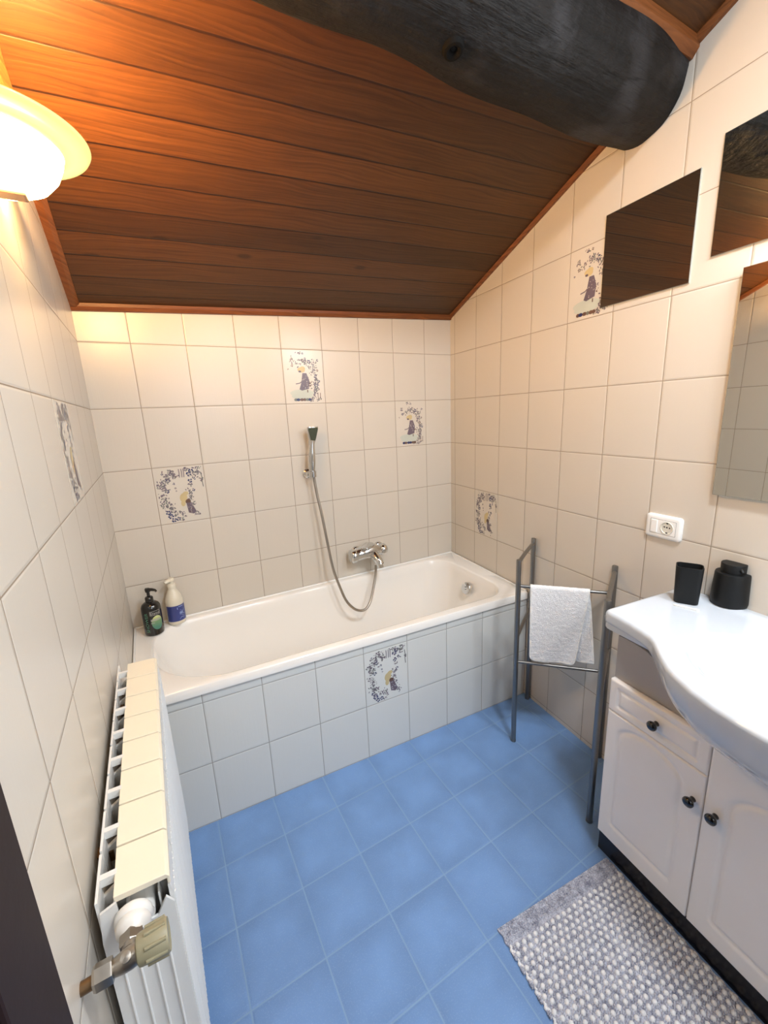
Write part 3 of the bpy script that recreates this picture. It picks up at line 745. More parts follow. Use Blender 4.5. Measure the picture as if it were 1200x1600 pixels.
# ------------------------------------------------------------------ radiator
XB, XF = -1.738, -1.646
rad = thing('radiator', (-1.69, -1.10, .20), 'narrow white aluminium radiator of eight sections on the left wall', 'radiator')
PIT = .0835; Y0 = -1.428
def section_mb():
    m = MB(); w2 = .039
    # profile plates with chamfered ends, seen from the end of the radiator
    prof = [(XB, .23), (XB, .772), (XB + .006, .800), (XB + .018, .792), (XF - .004, .782), (XF, .765), (XF, .23), (XF - .014, .205), (XB + .014, .205)]
    m.prism([(x, z - .2) for x, z in prof], lambda x, z: (x, Y0 + PIT / 2 - .030, z + .2), lambda x, z: (x, Y0 + PIT / 2 + .030, z + .2)) if False else None
    y = Y0 + PIT / 2
    web = [(XB + .004, .235), (XB + .002, .765), (-1.716, .778), (XF - .006, .770), (XF - .002, .75), (XF - .002, .235), (XF - .016, .205), (XB + .016, .205)]
    m.prism(web, lambda x, z: (x, y - .004, z), lambda x, z: (x, y + .004, z))
    m.prism([(XF, .225), (XF, .755), (XF - .003, .772), (XF - .006, .772), (XF - .0045, .225)], lambda x, z: (x, y - w2, z), lambda x, z: (x, y + w2, z))   # front plate
    for k in range(7):    # flutes on the front plate
        yy = y - .033 + k * .011; m.tube([(XF, yy, .235), (XF, yy, .75)], .0016, 6)
    m.prism([(XB, .24), (XB, .800), (XB + .0035, .800), (XB + .0045, .24)], lambda x, z: (x, y - w2, z), lambda x, z: (x, y + w2, z))   # back plate
    for x in (-1.722, -1.703, -1.684, -1.665):   # inner fins, their rounded edges show as ridges on the end face
        m.box(x - .0012, x + .0012, y - .034, y + .034, .225, .762)
    m.tube([(-1.691, y - PIT / 2, .745), (-1.691, y + PIT / 2, .745)], .019, 20); m.tube([(-1.691, y - PIT / 2, .245), (-1.691, y + PIT / 2, .245)], .019, 20)
    # bar of the air outlet grille between cover and back plate
    m.box(XB + .003, -1.714, y - .0045, y + .0045, .785, .7985)
    return m
def cover_mb():
    m = MB(); w2 = PIT / 2 - .0017; y = Y0 + PIT / 2
    m.prism([(-1.7165, .788), (-1.7165, .798), (-1.652, .7945), (-1.6475, .789), (-1.6475, .776), (-1.6515, .776), (-1.6515, .786)], lambda x, z: (x, y - w2, z), lambda x, z: (x, y + w2, z))
    return m
sec0 = obj('section', section_mb(), m_radw, rad, smooth=30)
cov0 = obj('top_cover', cover_mb(), m_radcap, sec0, smooth=30, bevel=.0008); cov0['label'] = 'yellowed top cover plate'
for i in range(1, 8):
    s_ = sec0.copy(); sc.collection.objects.link(s_); s_.parent = rad; s_.location = (0, PIT * i, 0)
    c_ = cov0.copy(); sc.collection.objects.link(c_); c_.parent = s_
mb = MB()      # end face ridges and cast end panel towards the viewer
y = Y0 - .004
for x in (-1.722, -1.703, -1.684, -1.665): mb.tube([(x, y, .24), (x, y, .70)], .0018, 8)
mb.prism([(XB + .001, .24), (XB, .735), (XB + .004, .785), (-1.714, .792), (-1.712, .735), (-1.670, .735), (XF - .010, .760), (XF - .001, .745), (XF - .001, .24), (XF - .014, .210), (XB + .014, .210)], lambda x, z: (x, Y0 - .003, z), lambda x, z: (x, Y0 + .001, z))
obj('end_plate', mb, m_radw, rad, smooth=40)
for yy in (-1.30, -.90):
    mb = MB(); mb.box(-1.750, -1.728, yy - .01, yy + .01, .742, .760); obj('wall_bracket', mb, m_brass, rad, smooth=0)
# valve
val = thing('radiator_valve', (-1.69, -1.475, .76), 'old nickel radiator valve with beige hand knob at the radiator end', 'valve')
mb = MB(); mb.lathe([(.021, 0), (.0235, .003), (.0235, .010), (.020, .013), (.022, .018), (.0205, .025), (.016, .029), (.015, .034)], (-1.697, Y0 - .003, .763), (0, -1, 0), 32)
obj('plug', mb, m_ptfe, val, smooth=50)['label'] = 'white threaded plug'
mb = MB(); mb.lathe([(.0145, 0), (.0155, .002), (.0155, .014), (.0145, .016)], (-1.698, Y0 - .034, .765), (0, -1, 0), 6)
mb.lathe([(.0135, 0), (.014, .002), (.014, .018), (.0125, .021)], (-1.716, -1.500, .775), (-1, 0, 0), 6)
obj('union_nuts', mb, m_nickel, val, smooth=20)
mb = MB(); mb.tube([(-1.698, Y0 - .048, .767), (-1.698, -1.492, .774)], .0105, 20); mb.tube([(-1.718, -1.500, .775), (-1.706, -1.500, .776), (-1.697, -1.500, .778), (-1.686, -1.500, .780)], [.009, .0115, .0125, .0115], 20)
mb.lathe([(.006, 0), (.006, .004), (.001, .005)], (-1.700, -1.506, .789), (0, -.5, 1), 14)
obj('valve_body', mb, m_nickel, val, smooth=50)
mb = MB(); prof = [(.0125, 0), (.0165, .002), (.0175, .005), (.0200, .034), (.018, .0375), (.0155, .036), (.001, .036)]
mb.lathe(prof, (-1.690, -1.500, .781), (1, 0, .02), 36)
for k in range(8):
    t = 2 * math.pi * k / 8; c = Vector((-1.669, -1.500 + .0188 * math.cos(t), .7815 + .0188 * math.sin(t)))
    mb.tube([c - Vector((.010, 0, 0)), c + Vector((.014, .0008 * math.cos(t), .0008 * math.sin(t)))], .0022, 8)
obj('hand_knob', mb, m_handle, val, smooth=40)['label'] = 'beige plastic hand knob'
mb = MB(); mb.tube([(-1.751, -1.5005, .772), (-1.728, -1.500, .773)], .0075, 16)
obj('supply_pipe', mb, m_brass, val, smooth=60)['label'] = 'brown supply pipe entering the wall'

# ------------------------------------------------------------------ towel stand
FL = Vector((-.361, -.886, 0)); BL = Vector((-.093, -.722, 0)); FR = Vector((-.416, -1.295, 0)); BR2 = Vector((-.128, -1.136, 0))
st = thing('towel_stand', tuple((FL + BR2) / 2), 'freestanding grey steel towel stand with four tall legs beside the bath', 'towel stand')
for p in (FL, BL, FR, BR2):
    mb = MB(); z = Vector((0, 0, 1)); mb.lathe([(.0095, 0), (.0105, .002), (.0105, .842), (.0095, .846), (.001, .847)], p, (0, 0, 1), 20)
    mb.lathe([(.0112, .008), (.0112, .0)], p, (0, 0, 1), 20)
    obj('leg', mb, m_steel, st, smooth=40)
for a_, b2, z0, z1, nm in ((FL, BL, .832, .818, 'top_brace'), (FR, BR2, .832, .818, 'top_brace'), (FL, BL, .50, .50, 'middle_brace'), (FR, BR2, .50, .50, 'middle_brace')):
    d = (b2 - a_).normalized(); mb = MB()
    A = a_ + Vector((0, 0, z0)); B_ = b2 + Vector((0, 0, z1))
    pts = smoothpath([A, A.lerp(B_, .12) + Vector((0, 0, .006)), A.lerp(B_, .5) + Vector((0, 0, .008)), A.lerp(B_, .88) + Vector((0, 0, .006)), B_], 6)
    mb.tube(pts, .0078, 14); obj(nm, mb, m_steel, st, smooth=60)
for z0, z1 in ((.735, .735), (.393, .398)):
    mb = MB(); mb.tube([FL + Vector((0, 0, z0)), BR2 + Vector((0, 0, z1))], .0062, 16); obj('towel_bar', mb, m_steel, st, smooth=60)['label'] = 'thin horizontal bar'

# towel
def towel():
    d = (BR2 - FL); Lb = d.length; d = d / Lb; n_ = Vector((d.y, -d.x, 0))
    if n_.dot(Vector((-1, -1, 0))) < 0: n_ = -n_
    m = MB(); NS, NT = 60, 130; fl = .322; bl = .300; rr = .0088; arc = math.pi * rr; tot_ = fl + arc + bl; vs = []
    def corner(u, v):   # rounds the hem corners
        return u, v
    for j in range(NT + 1):
        q = tot_ * j / NT
        for i in range(NS + 1):
            u = i / NS
            # front flap spans .050-.258, back flap shifts to the right and hangs skew
            k = min(1, max(0, (q - fl) / arc)); 
            s0, s1 = .046, .262
            if q < fl:
                h = (fl - q); f_ = h / fl; s0 = .046 + .006 * f_; s1 = .262 - .036 * f_
                zz = .735 - h; off = rr + .0015 + .006 * math.sin(f_ * 2.6 + u * 3.5) * f_ + .003 * math.sin(u * 9 + f_ * 5) * f_
                cr_ = .022; ux = min(u, 1 - u) * (s1 - s0)
                if ux < cr_: zz += (cr_ - math.sqrt(max(0, cr_ ** 2 - (cr_ - ux) ** 2))) * f_ ** 6
            elif q < fl + arc:
                a2 = (q - fl) / rr; zz = .735 + rr * math.sin(a2); off = rr * math.cos(a2) + .0015 * math.cos(a2)
            else:
                h = (q - fl - arc); f_ = h / bl; s0 = .046 + .01 * f_; s1 = .262 + .036 * f_ ** .8
                zz = .735 - h - .010 * u * f_; off = -rr - .0015 - .012 * f_ * math.sin(u * 4 + .5) - .004 * math.sin(u * 14) * f_
            s_ = s0 + (s1 - s0) * u
            p = FL + d * s_ + n_ * off + Vector((0, 0, zz))
            vs.append(tuple(p))
    fs = []; ms = []
    for j in range(NT):
        for i in range(NS):
            q = j * (NS + 1) + i; fs.append((q, q + 1, q + NS + 2, q + NS + 1)); ms.append(1 if (i < 2 or i >= NS - 2 or j < 2 or j >= NT - 2) else 0)
    m.v = vs; m.f = fs; m.m = ms
    return m
to = obj('hand_towel', towel(), [m_terry, m_hem], smooth=80, fix=False)
tag(to, 'white terry hand towel folded over the upper bar of the stand', 'towel')
sub = to.modifiers.new('s', 'SUBSURF'); sub.levels = 1; sub.render_levels = 1
tx = D.textures.new('terry', 'CLOUDS'); tx.noise_scale = .012
dm = to.modifiers.new('d', 'DISPLACE'); dm.texture = tx; dm.strength = .0035; dm.texture_coords = 'LOCAL'
so = to.modifiers.new('t', 'SOLIDIFY'); so.thickness = .003; so.offset = 0

# ------------------------------------------------------------------ mirrors
def mirror(name, L0, L1, z0, z1, th, label, group=None):
    t = thing(name, RW((L0 + L1) / 2, 0, z0), label, 'mirror', group)
    mb = MB(); mb.add([RW(L, o, z) for L in (L0, L1) for o in (0, th) for z in (z0, z1)], [(0, 1, 3, 2), (4, 6, 7, 5), (0, 4, 5, 1), (2, 3, 7, 6), (0, 2, 6, 4), (1, 5, 7, 3)])
    obj('backing', mb, m_medge, t, smooth=0)
    mb = MB(); e = .0012
    mb.add([RW(L, o, z) for L in (L0 + e, L1 - e) for o in (th, th + .0006) for z in (z0 + e, z1 - e)], [(0, 1, 3, 2), (4, 6, 7, 5), (0, 4, 5, 1), (2, 3, 7, 6), (0, 2, 6, 4), (1, 5, 7, 3)])
    obj('mirror_glass', mb, m_mirror, t, smooth=0)
G = 'small square mirrors stuck high on the right wall'
mirror('square_mirror', .996, 1.296, 1.765, 2.055, .004, 'square mirror tile touching the decorated tile, below the log beam', G)
mirror('square_mirror', 1.347, 1.647, 1.816, 2.108, .004, 'higher square mirror tile cut by the right edge of the photo', G)
mirror('wall_mirror', 1.440, 2.28, 1.165, 1.762, .018, 'large rectangular mirror above the washbasin and socket', None)

# ------------------------------------------------------------------ socket
ol = thing('wall_socket', RW(1.305, 0, .993), 'white wall plate with rocker switch and round socket on the right wall', 'socket')
def rr_poly(L0, L1, z0, z1, r, n=6): return rounded_poly([(L0, z0), (L1, z0), (L1, z1), (L0, z1)], [r] * 4, n, 2)
def slab(m, poly, o0, o1, mat=0, inset=0.0):
    if not inset: m.prism(poly, lambda L, z: RW(L, o0, z), lambda L, z: RW(L, o1, z), mat); return
    cx = sum(p[0] for p in poly) / len(poly); cz_ = sum(p[1] for p in poly) / len(poly)
    W2 = max(p[0] for p in poly) - cx; H2 = max(p[1] for p in poly) - cz_
    def sc_(p, d): return (cx + (p[0] - cx) * (W2 - d) / W2, cz_ + (p[1] - cz_) * (H2 - d) / H2)
    m.rings([[RW(p[0], o0, p[1]) for p in poly], [RW(p[0], o1 - inset * .6, p[1]) for p in poly], [RW(*(lambda q: (q[0], o1 - inset * .15, q[1]))(sc_(p, inset * .5))) for p in poly], [RW(*(lambda q: (q[0], o1, q[1]))(sc_(p, inset * 1.3))) for p in poly]], mat)
mb = MB(); slab(mb, rr_poly(1.246, 1.362, .994, 1.072, .010), 0, .012, 0, .007); obj('cover_plate', mb, m_plastic, ol, smooth=45)
mb = MB(); slab(mb, rr_poly(1.264, 1.346, 1.010, 1.056, .002), .010, .0126); slab(mb, rr_poly(1.2625, 1.3475, 1.0085, 1.0575, .002), .010, .0122, 1)
obj('module_frame', mb, [m_plastic, m_grey], ol, smooth=0)
mb = MB(); slab(mb, rr_poly(1.267, 1.287, 1.012, 1.054, .001), .012, .0150, 0, .001); obj('rocker_switch', mb, m_plastic, ol, smooth=0)
mb = MB()
c = Vector(RW(1.3195, .0126, 1.033)); ax = Vector((-CR, -SR, 0))
mb.lathe([(.0205, 0), (.0205, .0022), (.0188, .0024), (.0175, .0004), (.001, .0004)], c, ax, 32)
obj('socket_face', mb, m_sock, ol, smooth=40)
mb = MB()
for dL, dz in ((-.0085, .003), (0, .0025), (.0085, .002)):
    mb.lathe([(.0026, 0), (.0026, .0004), (.001, .0005)], Vector(RW(1.3195 + dL, .0129, 1.033 + dz)), ax, 12)
for dz in (.016, -.016): mb.add([RW(1.3195 + a_, .0129 + o_, 1.033 + dz + b2) for o_ in (0, .0007) for a_, b2 in ((-.003, -.0022), (.003, -.0022), (.003, .0022), (-.003, .0022))], [(0, 1, 2, 3), (4, 5, 6, 7), (0, 1, 5, 4), (1, 2, 6, 5), (2, 3, 7, 6), (3, 0, 4, 7)])
obj('pin_holes', mb, m_slot, ol, smooth=0)

# ------------------------------------------------------------------ vanity cabinet
LC = 1.86                        # centre of the basin along the wall
def interp(t, pts):
    if t <= pts[0][0]: return pts[0][1]
    for (a_, b2), (c3, d3) in zip(pts, pts[1:]):
        if t <= c3:
            return b2 + (d3 - b2) * (t - a_) / (c3 - a_)
    return pts[-1][1]
FPT = [(1.371, .318), (1.374, .332), (1.380, .341), (1.39, .3455), (1.42, .348), (1.461, .354), (1.50, .362), (1.53, .371), (1.552, .386), (1.58, .413), (1.61, .441), (1.635, .461), (1.659, .475), (1.71, .497), (1.756, .508), (1.804, .5135), (1.86, .515)]
GPT = [(1.371, .790), (1.47, .788), (1.512, .780), (1.547, .760), (1.58, .735), (1.6125, .711), (1.65, .688), (1.698, .669), (1.75, .661), (1.80, .657), (1.86, .655)]
def F_(L): return interp(L if L <= LC else 2 * LC - L, FPT)
def G_(L): return interp(L if L <= LC else 2 * LC - L, GPT)
van = thing('vanity_cabinet', RW(LC, .17, 0), 'white vanity cabinet with arched doors and black knobs under the washbasin', 'cabinet')
CL0, CL1 = 1.421, 2 * LC - 1.421
def rbox(m, L0, L1, o0, o1, z0, z1, mat=0):
    m.add([RW(L, o, z) for L in (L0, L1) for o in (o0, o1) for z in (z0, z1)], [(0, 1, 3, 2), (4, 6, 7, 5), (0, 4, 5, 1), (2, 3, 7, 6), (0, 2, 6, 4), (1, 5, 7, 3)], mat)
mb = MB(); rbox(mb, CL0, CL0 + .016, .004, .326, .100, .786); rbox(mb, CL1 - .016, CL1, .004, .326, .100, .786)
rbox(mb, CL0 + .016, CL1 - .016, .004, .326, .100, .116); rbox(mb, CL0 + .016, CL1 - .016, .004, .010, .116, .62)
rbox(mb, CL0 + .016, CL1 - .016, .250, .326, .640, .654)
obj('carcass', mb, m_cab, van, smooth=0, bevel=.0008)
ap = [(CL0 + .001, .655)]; nL = 40
ap += [(CL0 + .001 + (CL1 - CL0 - .002) * k / nL, max(.6555, min(.786, G_(CL0 + (CL1 - CL0) * k / nL) - .0015))) for k in range(nL + 1)] + [(CL1 - .001, .655)]
mb = MB(); mb.rings([[RW(L, o, z) for L, z in ap[1:-1]] for o in (.324, .334)] and [[RW(L, o, .6545) for L, z in ap[1:-1]] for o in (.324,)] + [[RW(L, .324, z) for L, z in ap[1:-1]], [RW(L, .334, z) for L, z in ap[1:-1]], [RW(L, .334, .6545) for L, z in ap[1:-1]]], 0, False, False, False)
obj('apron', mb, m_apron, van, smooth=0)['label'] = 'shade-toned apron board under the basin, shade painted in'
mb = MB(); rbox(mb, CL0 - .012, CL1 + .012, .04, .322, 0, .099); obj('plinth', mb, m_plinth, van, smooth=0, bevel=.001)['label'] = 'black plinth'

def seg_dist(X, Z, poly):
    dmin = np.full(X.shape, 9.)
    for (x0, z0), (x1, z1) in zip(poly, poly[1:] + poly[:1]):
        dx, dz = x1 - x0, z1 - z0; l2 = dx * dx + dz * dz + 1e-12
        t = np.clip(((X - x0) * dx + (Z - z0) * dz) / l2, 0, 1); dmin = np.minimum(dmin, np.hypot(X - x0 - t * dx, Z - z0 - t * dz))
    return dmin
def front(name, L0, L1, z0, z1, poly, parent, wdt=.0068, dep=.0048):
    nL_, nz_ = int((L1 - L0) / .0022), int((z1 - z0) / .0022)
    Ls = np.linspace(L0, L1, nL_ + 1); Zs = np.linspace(z0, z1, nz_ + 1); X, Z = np.meshgrid(Ls, Zs)
    d = seg_dist(X, Z, poly); h = -dep * np.exp(-(d / wdt) ** 2) 
    e = np.minimum(np.minimum(X - L0, L1 - X), np.minimum(Z - z0, z1 - Z)); h -= np.clip(.0035 - e, 0, 1) ** 2 / .0035 * .8
    m = MB(); W_ = nL_ + 1
    m.v = [RW(float(X[j, i]), .351 + float(h[j, i]), float(Z[j, i])) for j in range(nz_ + 1) for i in range(W_)]
    m.f = [(j * W_ + i, j * W_ + i + 1, (j + 1) * W_ + i + 1, (j + 1) * W_ + i) for j in range(nz_) for i in range(nL_)]
    m.m = [0] * len(m.f)
    per = [i for i in range(W_)] + [j * W_ + nL_ for j in range(1, nz_ + 1)] + [nz_ * W_ + i for i in range(nL_ - 1, -1, -1)] + [j * W_ for j in range(nz_ - 1, 0, -1)]
    b0 = len(m.v); XX, ZZ = X.ravel(), Z.ravel(); m.v += [RW(float(XX[p]), .334, float(ZZ[p])) for p in per]
    n = len(per)
    for k in range(n): m.f.append((per[k], per[(k + 1) % n], b0 + (k + 1) % n, b0 + k)); m.m.append(0)
    m.f.append(tuple(b0 + k for k in range(n))); m.m.append(0)
    return obj(name, m, m_cab, parent, smooth=50)
def arch(L0, L1, z0, zs, za):
    pts = [(L0 + .012, z0), (L1 - .012, z0), (L1 - .003, z0 + .003), (L1, z0 + .012), (L1, zs)]
    pts += [((L0 + L1) / 2 + (L1 - L0) / 2 * math.cos(t), zs + (za - zs) * math.sin(t) ** .9) for t in [math.pi * k / 20 for k in range(1, 20)]]
    return pts + [(L0, zs), (L0, z0 + .012), (L0 + .003, z0 + .003)]
def knob(parent, L, z):
    m = MB(); m.lathe([(.0075, -.001), (.0065, .006), (.0060, .010), (.0105, .014), (.0130, .019), (.0125, .024), (.008, .0275), (.001, .0285)], RW(L, .350, z), (-CR, -SR, 0), 28)
    k = obj('knob', m, m_blackgl, parent, smooth=60); k['label'] = 'glossy black knob'; return k
def mirL(a): return 2 * LC - a
dA = front('door', 1.422, 1.6925, .105, .5505, arch(1.462, 1.640, .165, .475, .530), van); knob(dA, 1.6715, .466)
dr = front('drawer', 1.422, 1.6925, .5535, .653, [(1.452, .578), (1.663, .578), (1.663, .630), (1.452, .630)], van, .005, .0040); knob(dr, 1.5640, .604)
dB = front('door', 1.6955, mirL(1.6955), .105, .653, arch(1.748, mirL(1.748), .165, .50, .575), van); knob(dB, 1.7225, .466)
dC = front('door', mirL(1.6925), mirL(1.422), .105, .5505, arch(mirL(1.640), mirL(1.462), .165, .475, .530), van); knob(dC, mirL(1.6715), .466)
dr2 = front('drawer', mirL(1.6925), mirL(1.422), .5535, .653, [(mirL(1.663), .578), (mirL(1.452), .578), (mirL(1.452), .630), (mirL(1.663), .630)], van, .005, .0040); knob(dr2, mirL(1.5640), .604)

# ------------------------------------------------------------------ washbasin
def basin():
    m = MB(); NL = 150; rs = []
    L0, L1 = 1.3705, 2 * LC - 1.3705
    def zt(L, o, F):
        # bowl with a soft edge
        u = (L - LC) / .272; v = (o - .285) / .170; q = math.sqrt(u * u + v * v)
        z = .850
        if q < 1.04:
            t = max(0, min(1, (1.04 - q) / .50)); t = t * t * (3 - 2 * t); z -= .125 * t
        z += .004 * math.exp(-((o - .03) / .02) ** 2)
        return z
    for i in range(NL + 1):
        t = i / NL; L = L0 + (L1 - L0) * t
        F = F_(L); G = G_(L); edge = min(L - L0, L1 - L); er = max(0, 1 - edge / .014); kz = math.sqrt(max(0.002, 1 - er * er))
        prof = []
        NO = 44; oe = F - .012
        for k in range(NO + 1):
            o = .001 + (oe - .001) * k / NO; prof.append((o, zt(L, o, F)))
        for k in range(1, 8):
            a_ = math.pi / 2 * k / 7; prof.append((oe + .012 * math.sin(a_), .850 - .012 * (1 - math.cos(a_))))
        bl_ = max(0., min(1., (.788 - G) / .05)); bl_ = bl_ * bl_ * (3 - 2 * bl_)   # where the bowl swells under the rim
        flat = [(F, .830), (F - .0005, .822)] + [(F - .012 * (1 - math.cos(a_)), .820 - .010 * math.sin(a_)) for a_ in [math.pi / 2 * k / 5 for k in range(1, 6)]]
        ob = F - .012
        flat += [(.334 + (ob - .334) * (1 - k / 5), .810 - (.810 - max(G, .788)) * max(0, (k - 3) / 2)) for k in range(1, 6)]
        nq = len(flat)
        for k in range(nq):
            a_ = math.pi / 2 * (k + 1) / nq
            oo = .334 + (F - .334) * math.cos(a_) ** 1.15; zz = .838 - (.838 - G) * math.sin(a_) ** 1.05
            prof.append((oo * bl_ + flat[k][0] * (1 - bl_), zz * bl_ + flat[k][1] * (1 - bl_)))
        zi = G + .0
        prof += [(.30, min(zi, .787) if G > .77 else G - .002), (.22, .789 if G > .77 else max(.668, G - .0)), (.10, .789 if G > .70 else .70), (.03, .789), (.001, .789)]
        rs.append([RW(L, o, .826 + (z - .826) * kz if z > .785 else z) for o, z in prof])
    m.rings(rs, 0, True, True, True); return m
bs = obj('washbasin', basin(), m_ceramic, smooth=50)
tag(bs, 'white ceramic washbasin with curved front set on the vanity cabinet', 'washbasin')

# things on the basin top
cc = Vector((-.252, -1.432, .8505)); ca = math.atan2(-.60, -1.0) 
mb = MB()
def rrect(cx, cy, hx, hy, r, rot, z):
    pts = rounded_poly([(-hx, -hy), (hx, -hy), (hx, hy), (-hx, hy)], [r] * 4, 6, 4); c_, s_ = math.cos(rot), math.sin(rot)
    return [(cx + x * c_ - y * s_, cy + x * s_ + y * c_, z) for x, y in pts]
rt = 2.05
mb.rings([rrect(cc.x, cc.y, .0285, .022, .012, rt, .8505), rrect(cc.x, cc.y, .030, .0235, .0125, rt, .8535), rrect(cc.x, cc.y, .0335, .0265, .014, rt, .9620), rrect(cc.x, cc.y, .0332, .0262, .014, rt, .9632), rrect(cc.x, cc.y, .0312, .0242, .012, rt, .9632), rrect(cc.x, cc.y, .0300, .0235, .012, rt, .957), rrect(cc.x, cc.y, .027, .0205, .010, rt, .858)])
tag(obj('toothbrush_cup', mb, m_black, smooth=40), 'empty matt black toothbrush cup on the basin corner', 'cup')
ds = thing('soap_dispenser', (-.176, -1.508, .8505), 'round matt black soap dispenser beside the black cup', 'soap dispenser')
mb = MB(); mb.lathe([(.036, 0), (.0425, .003), (.0445, .012), (.0445, .020), (.0415, .095), (.040, .0995), (.0365, .1005), (.030, .1005)], ds.location, n=48)
obj('body', mb, m_black, ds, smooth=50)
mb = MB(); mb.lathe([(.0295, .1005), (.0300, .125), (.029, .127), (.001, .1278)], ds.location, n=48)
sd = Vector((-.55, -.83, 0)).normalized(); c0 = Vector(ds.location) + Vector((0, 0, .118))
mb.tube([c0 + sd * .012, c0 + sd * .030 - Vector((0, 0, .003)), c0 + sd * .036 - Vector((0, 0, .008))], [.0055, .0045, .0038], 12)
obj('pump_head', mb, m_black, ds, smooth=40)
mb = MB(); s0 = Vector((-.304, -1.424, .8507)); s1 = Vector((-.285, -1.484, .8507)); d = (s1 - s0).normalized(); n_ = Vector((-d.y, d.x, 0)) * .006
random.seed(3)
top_ = []; bot_ = []
for k in range(9):
    p = s0.lerp(s1, k / 8); wd = random.uniform(.6, 1.2) * (1 if 0 < k < 8 else .4)
    top_ += [p + n_ * wd, p - n_ * wd]
vsx = [tuple(p + Vector((0, 0, .0022))) for p in top_] + [tuple(p) for p in top_]
fsx = []
for k in range(8):
    a_ = 2 * k; fsx += [(a_, a_ + 2, a_ + 3, a_ + 1), (18 + a_, 18 + a_ + 1, 18 + a_ + 3, 18 + a_ + 2), (a_, 18 + a_, 18 + a_ + 2, a_ + 2), (a_ + 1, a_ + 3, 18 + a_ + 3, 18 + a_ + 1)]
fsx += [(0, 1, 19, 18), (16, 34, 35, 17)]
mb.add(vsx, fsx); tag(obj('soap_sliver', mb, m_plastic, smooth=30), 'thin white sliver lying at the foot of the black cup', 'soap')

# ------------------------------------------------------------------ bath rug
def rug():
    m = MB(); ca_, sa_ = math.cos(.10), math.sin(.10)
    O = Vector((-.486, -1.405, 0))
    def T(a, b, z): # a across to the left, b towards the viewer
        x = O.x - a * ca_ * 1.0 - b * sa_; y = O.y + a * sa_ * 0.85 - b * ca_
        return (x, y, z)
    W_, Lg = .438, .78; rnd = random.Random(2)
    # base cloth
    nb = 90; zb_ = .006; per = []
    for k in range(nb + 1):
        b = Lg * k / nb; per.append((.003 * math.sin(b / .031 * 2 * math.pi), b))
    left = [(W_ + .003 * math.sin(b / .031 * 2 * math.pi + 1), b) for _, b in per[::-1]]
    poly = [(max(a, -.003), b) for a, b in per] + left
    n = len(per)
    vs = []; fs = []
    for k in range(n):
        a0 = per[k][0]; a1 = left[n - 1 - k][0]; b = per[k][1]
        vs += [T(a0, b, 0.0008), T(a0, b, zb_), T(a1, b, zb_), T(a1, b, .0008)]
    for k in range(n - 1):
        q = 4 * k; fs += [(q, q + 4, q + 5, q + 1), (q + 1, q + 5, q + 6, q + 2), (q + 2, q + 6, q + 7, q + 3), (q + 3, q + 7, q + 4, q)]
    fs += [(0, 1, 2, 3), (4 * n - 1, 4 * n - 2, 4 * n - 3, 4 * n - 4)]
    m.add(vs, fs, 0)
    def blob(a, b, ra, rb, rz, rot, mat, z=.006, nseg=6):
        vs = []; c_, s_ = math.cos(rot), math.sin(rot)
        lv = ((1, 0), (.92, .55), (.55, .9)); 
        for rr_, hz in lv:
            for k in range(nseg):
                t = 2 * math.pi * (k + .5) / nseg; u, v = ra * rr_ * math.cos(t), rb * rr_ * math.sin(t)
                vs.append(T(a + u * c_ - v * s_, b + u * s_ + v * c_, z + rz * hz))
        vs.append(T(a, b, z + rz)); fs = []
        for l in range(2):
            for k in range(nseg): fs.append((l * nseg + k, l * nseg + (k + 1) % nseg, (l + 1) * nseg + (k + 1) % nseg, (l + 1) * nseg + k))
        for k in range(nseg): fs.append((2 * nseg + k, 2 * nseg + (k + 1) % nseg, 3 * nseg))
        m.add(vs, fs, mat)
    PA, PB = .0213, .0155
    # plain border of fine twisted yarn
    for r_ in range(6):
        b = .004 + r_ * .0072
        for k in range(62):
            a = W_ * (k + .5) / 62 + rnd.uniform(-.001, .001)
            blob(a, b + rnd.uniform(-.001, .001), .0052, .0026, .004, .6 if r_ % 2 else -.6, 0, .0055, 5)
    rows = int((Lg - .055) / PB)
    for r_ in range(rows):
        b = .055 + r_ * PB; sh_ = .5 * PA if r_ % 2 else 0
        for k in range(-1, int(W_ / PA) + 1):
            a = k * PA + sh_ + PA * .5
            if a < .004 or a > W_ - .004: continue
            j1, j2 = rnd.uniform(-.0012, .0012), rnd.uniform(-.0012, .0012)
            blob(a + j1, b + j2, .0072, .0062, .0075, rnd.uniform(-.4, .4), 1, .006)
            # grey yarns crossing between the white knots
            for q in (-1, 0, 1):
                blob(a + PA / 2 + j2, b + q * .0042 + j1, .0064, .0026, .0046, rnd.uniform(.25, .55), 0, .006, 5)
            for q in (-1, 1):
                blob(a + q * .0036, b + PB / 2 + j1, .0030, .0034, .0040, rnd.uniform(-.3, .3), 0, .006, 5)
        if r_ % 2 == 0:      # white loops along both edges
            for a0, dr_ in ((0.0, 1), (W_, -1)):
                for q in (-1, 0, 1): blob(a0 + dr_ * (.002 if q == 0 else .006), b + q * .0068, .0048, .0060, .0062, .2 * q * dr_, 1, .002)
    return m
tag(obj('bath_rug', rug(), [m_yarn, m_knotw], smooth=70, fix=True), 'woven grey and white rug on the blue floor before the vanity', 'rug')

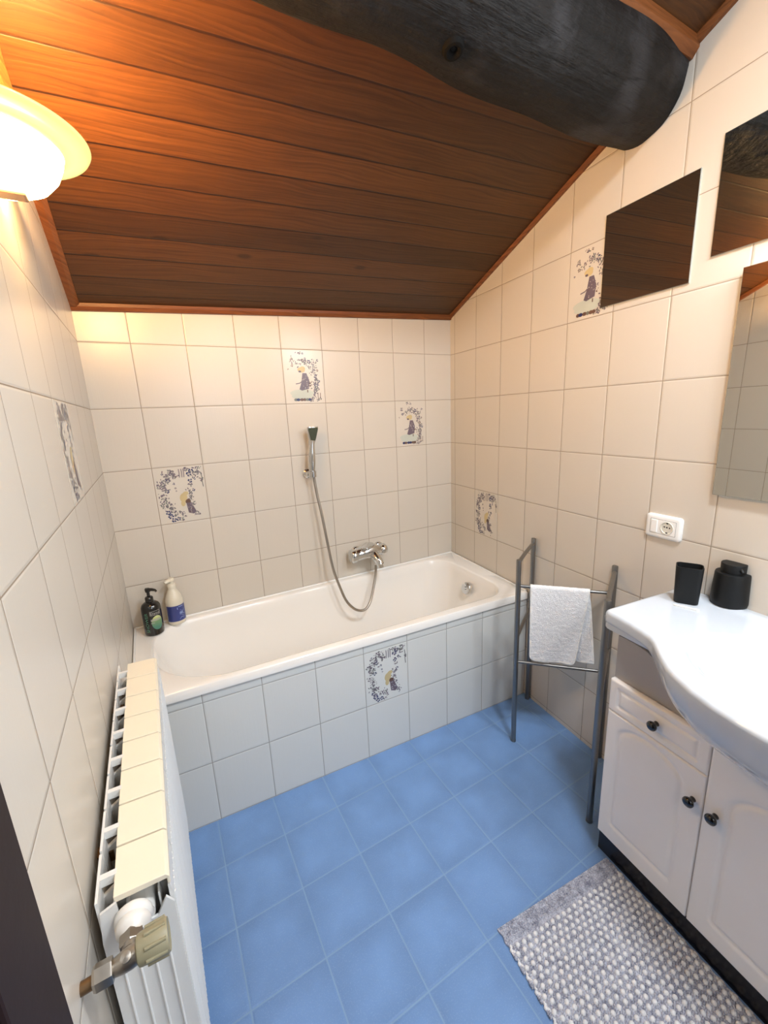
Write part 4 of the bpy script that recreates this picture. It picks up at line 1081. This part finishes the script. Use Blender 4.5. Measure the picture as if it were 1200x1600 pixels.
# ------------------------------------------------------------------ wall lamp
ly, lz = -.935, 1.93
lamp = thing('wall_lamp', (WX, ly, lz - .10), 'lit frosted glass wall lamp with flared rim on the left wall', 'lamp')
def half_shade():
    m = MB(); NA, prof = 40, [(.020, -.092), (.050, -.088), (.078, -.072), (.095, -.048), (.103, -.022), (.108, -.008)]
    return prof
def shell(prof, NA=44):
    m = MB(); rs = []
    for r, h in prof:
        rs.append([(WX + .006 + r * math.sin(math.pi * k / NA), ly - r * math.cos(math.pi * k / NA), lz + h) for k in range(NA + 1)])
    m.rings(rs, 0, False, False, False); return m
so_ = obj('shade', shell([(.004, -.081), (.025, -.080), (.052, -.075), (.076, -.063), (.093, -.044), (.102, -.024), (.106, -.010)]), m_shade, lamp, smooth=60, fix=False)
s2 = so_.modifiers.new('s', 'SOLIDIFY'); s2.thickness = .003
so2 = obj('rim', shell([(.106, -.010), (.110, -.004), (.125, -.001), (.140, .000), (.148, .003), (.151, .008)]), m_rim, lamp, smooth=60, fix=False); so2['label'] = 'flared yellowish glass rim'
s2 = so2.modifiers.new('s', 'SOLIDIFY'); s2.thickness = .003
mb = MB(); mb.add([(WX + a_, y_, z_) for a_ in (0.0, .010) for y_, z_ in ((ly - .055, lz - .070), (ly + .055, lz - .070), (ly + .055, lz + .03), (ly - .055, lz + .03))], [(0, 1, 2, 3), (4, 5, 6, 7), (0, 1, 5, 4), (1, 2, 6, 5), (2, 3, 7, 6), (3, 0, 4, 7)])
mb.box(WX, WX + .045, ly - .020, ly + .012, lz - .090, lz - .083)
obj('wall_mount', mb, m_bracket, lamp, smooth=0, bevel=.003)
mb = MB(); mb.lathe([(.008, -.02), (.010, 0), (.020, .02), (.022, .035), (.015, .05), (.001, .055)], (WX + .06, ly, lz - .045), n=20)
bo = obj('bulb', mb, m_bulb, lamp, smooth=60)
l = D.lights.new('bulb_light', 'POINT'); l.energy = BULB_POWER; l.color = (1.0, .56, .20); l.shadow_soft_size = .03
lo = D.objects.new('bulb_light', l); sc.collection.objects.link(lo); lo.location = (WX + .075, ly, lz + .045)
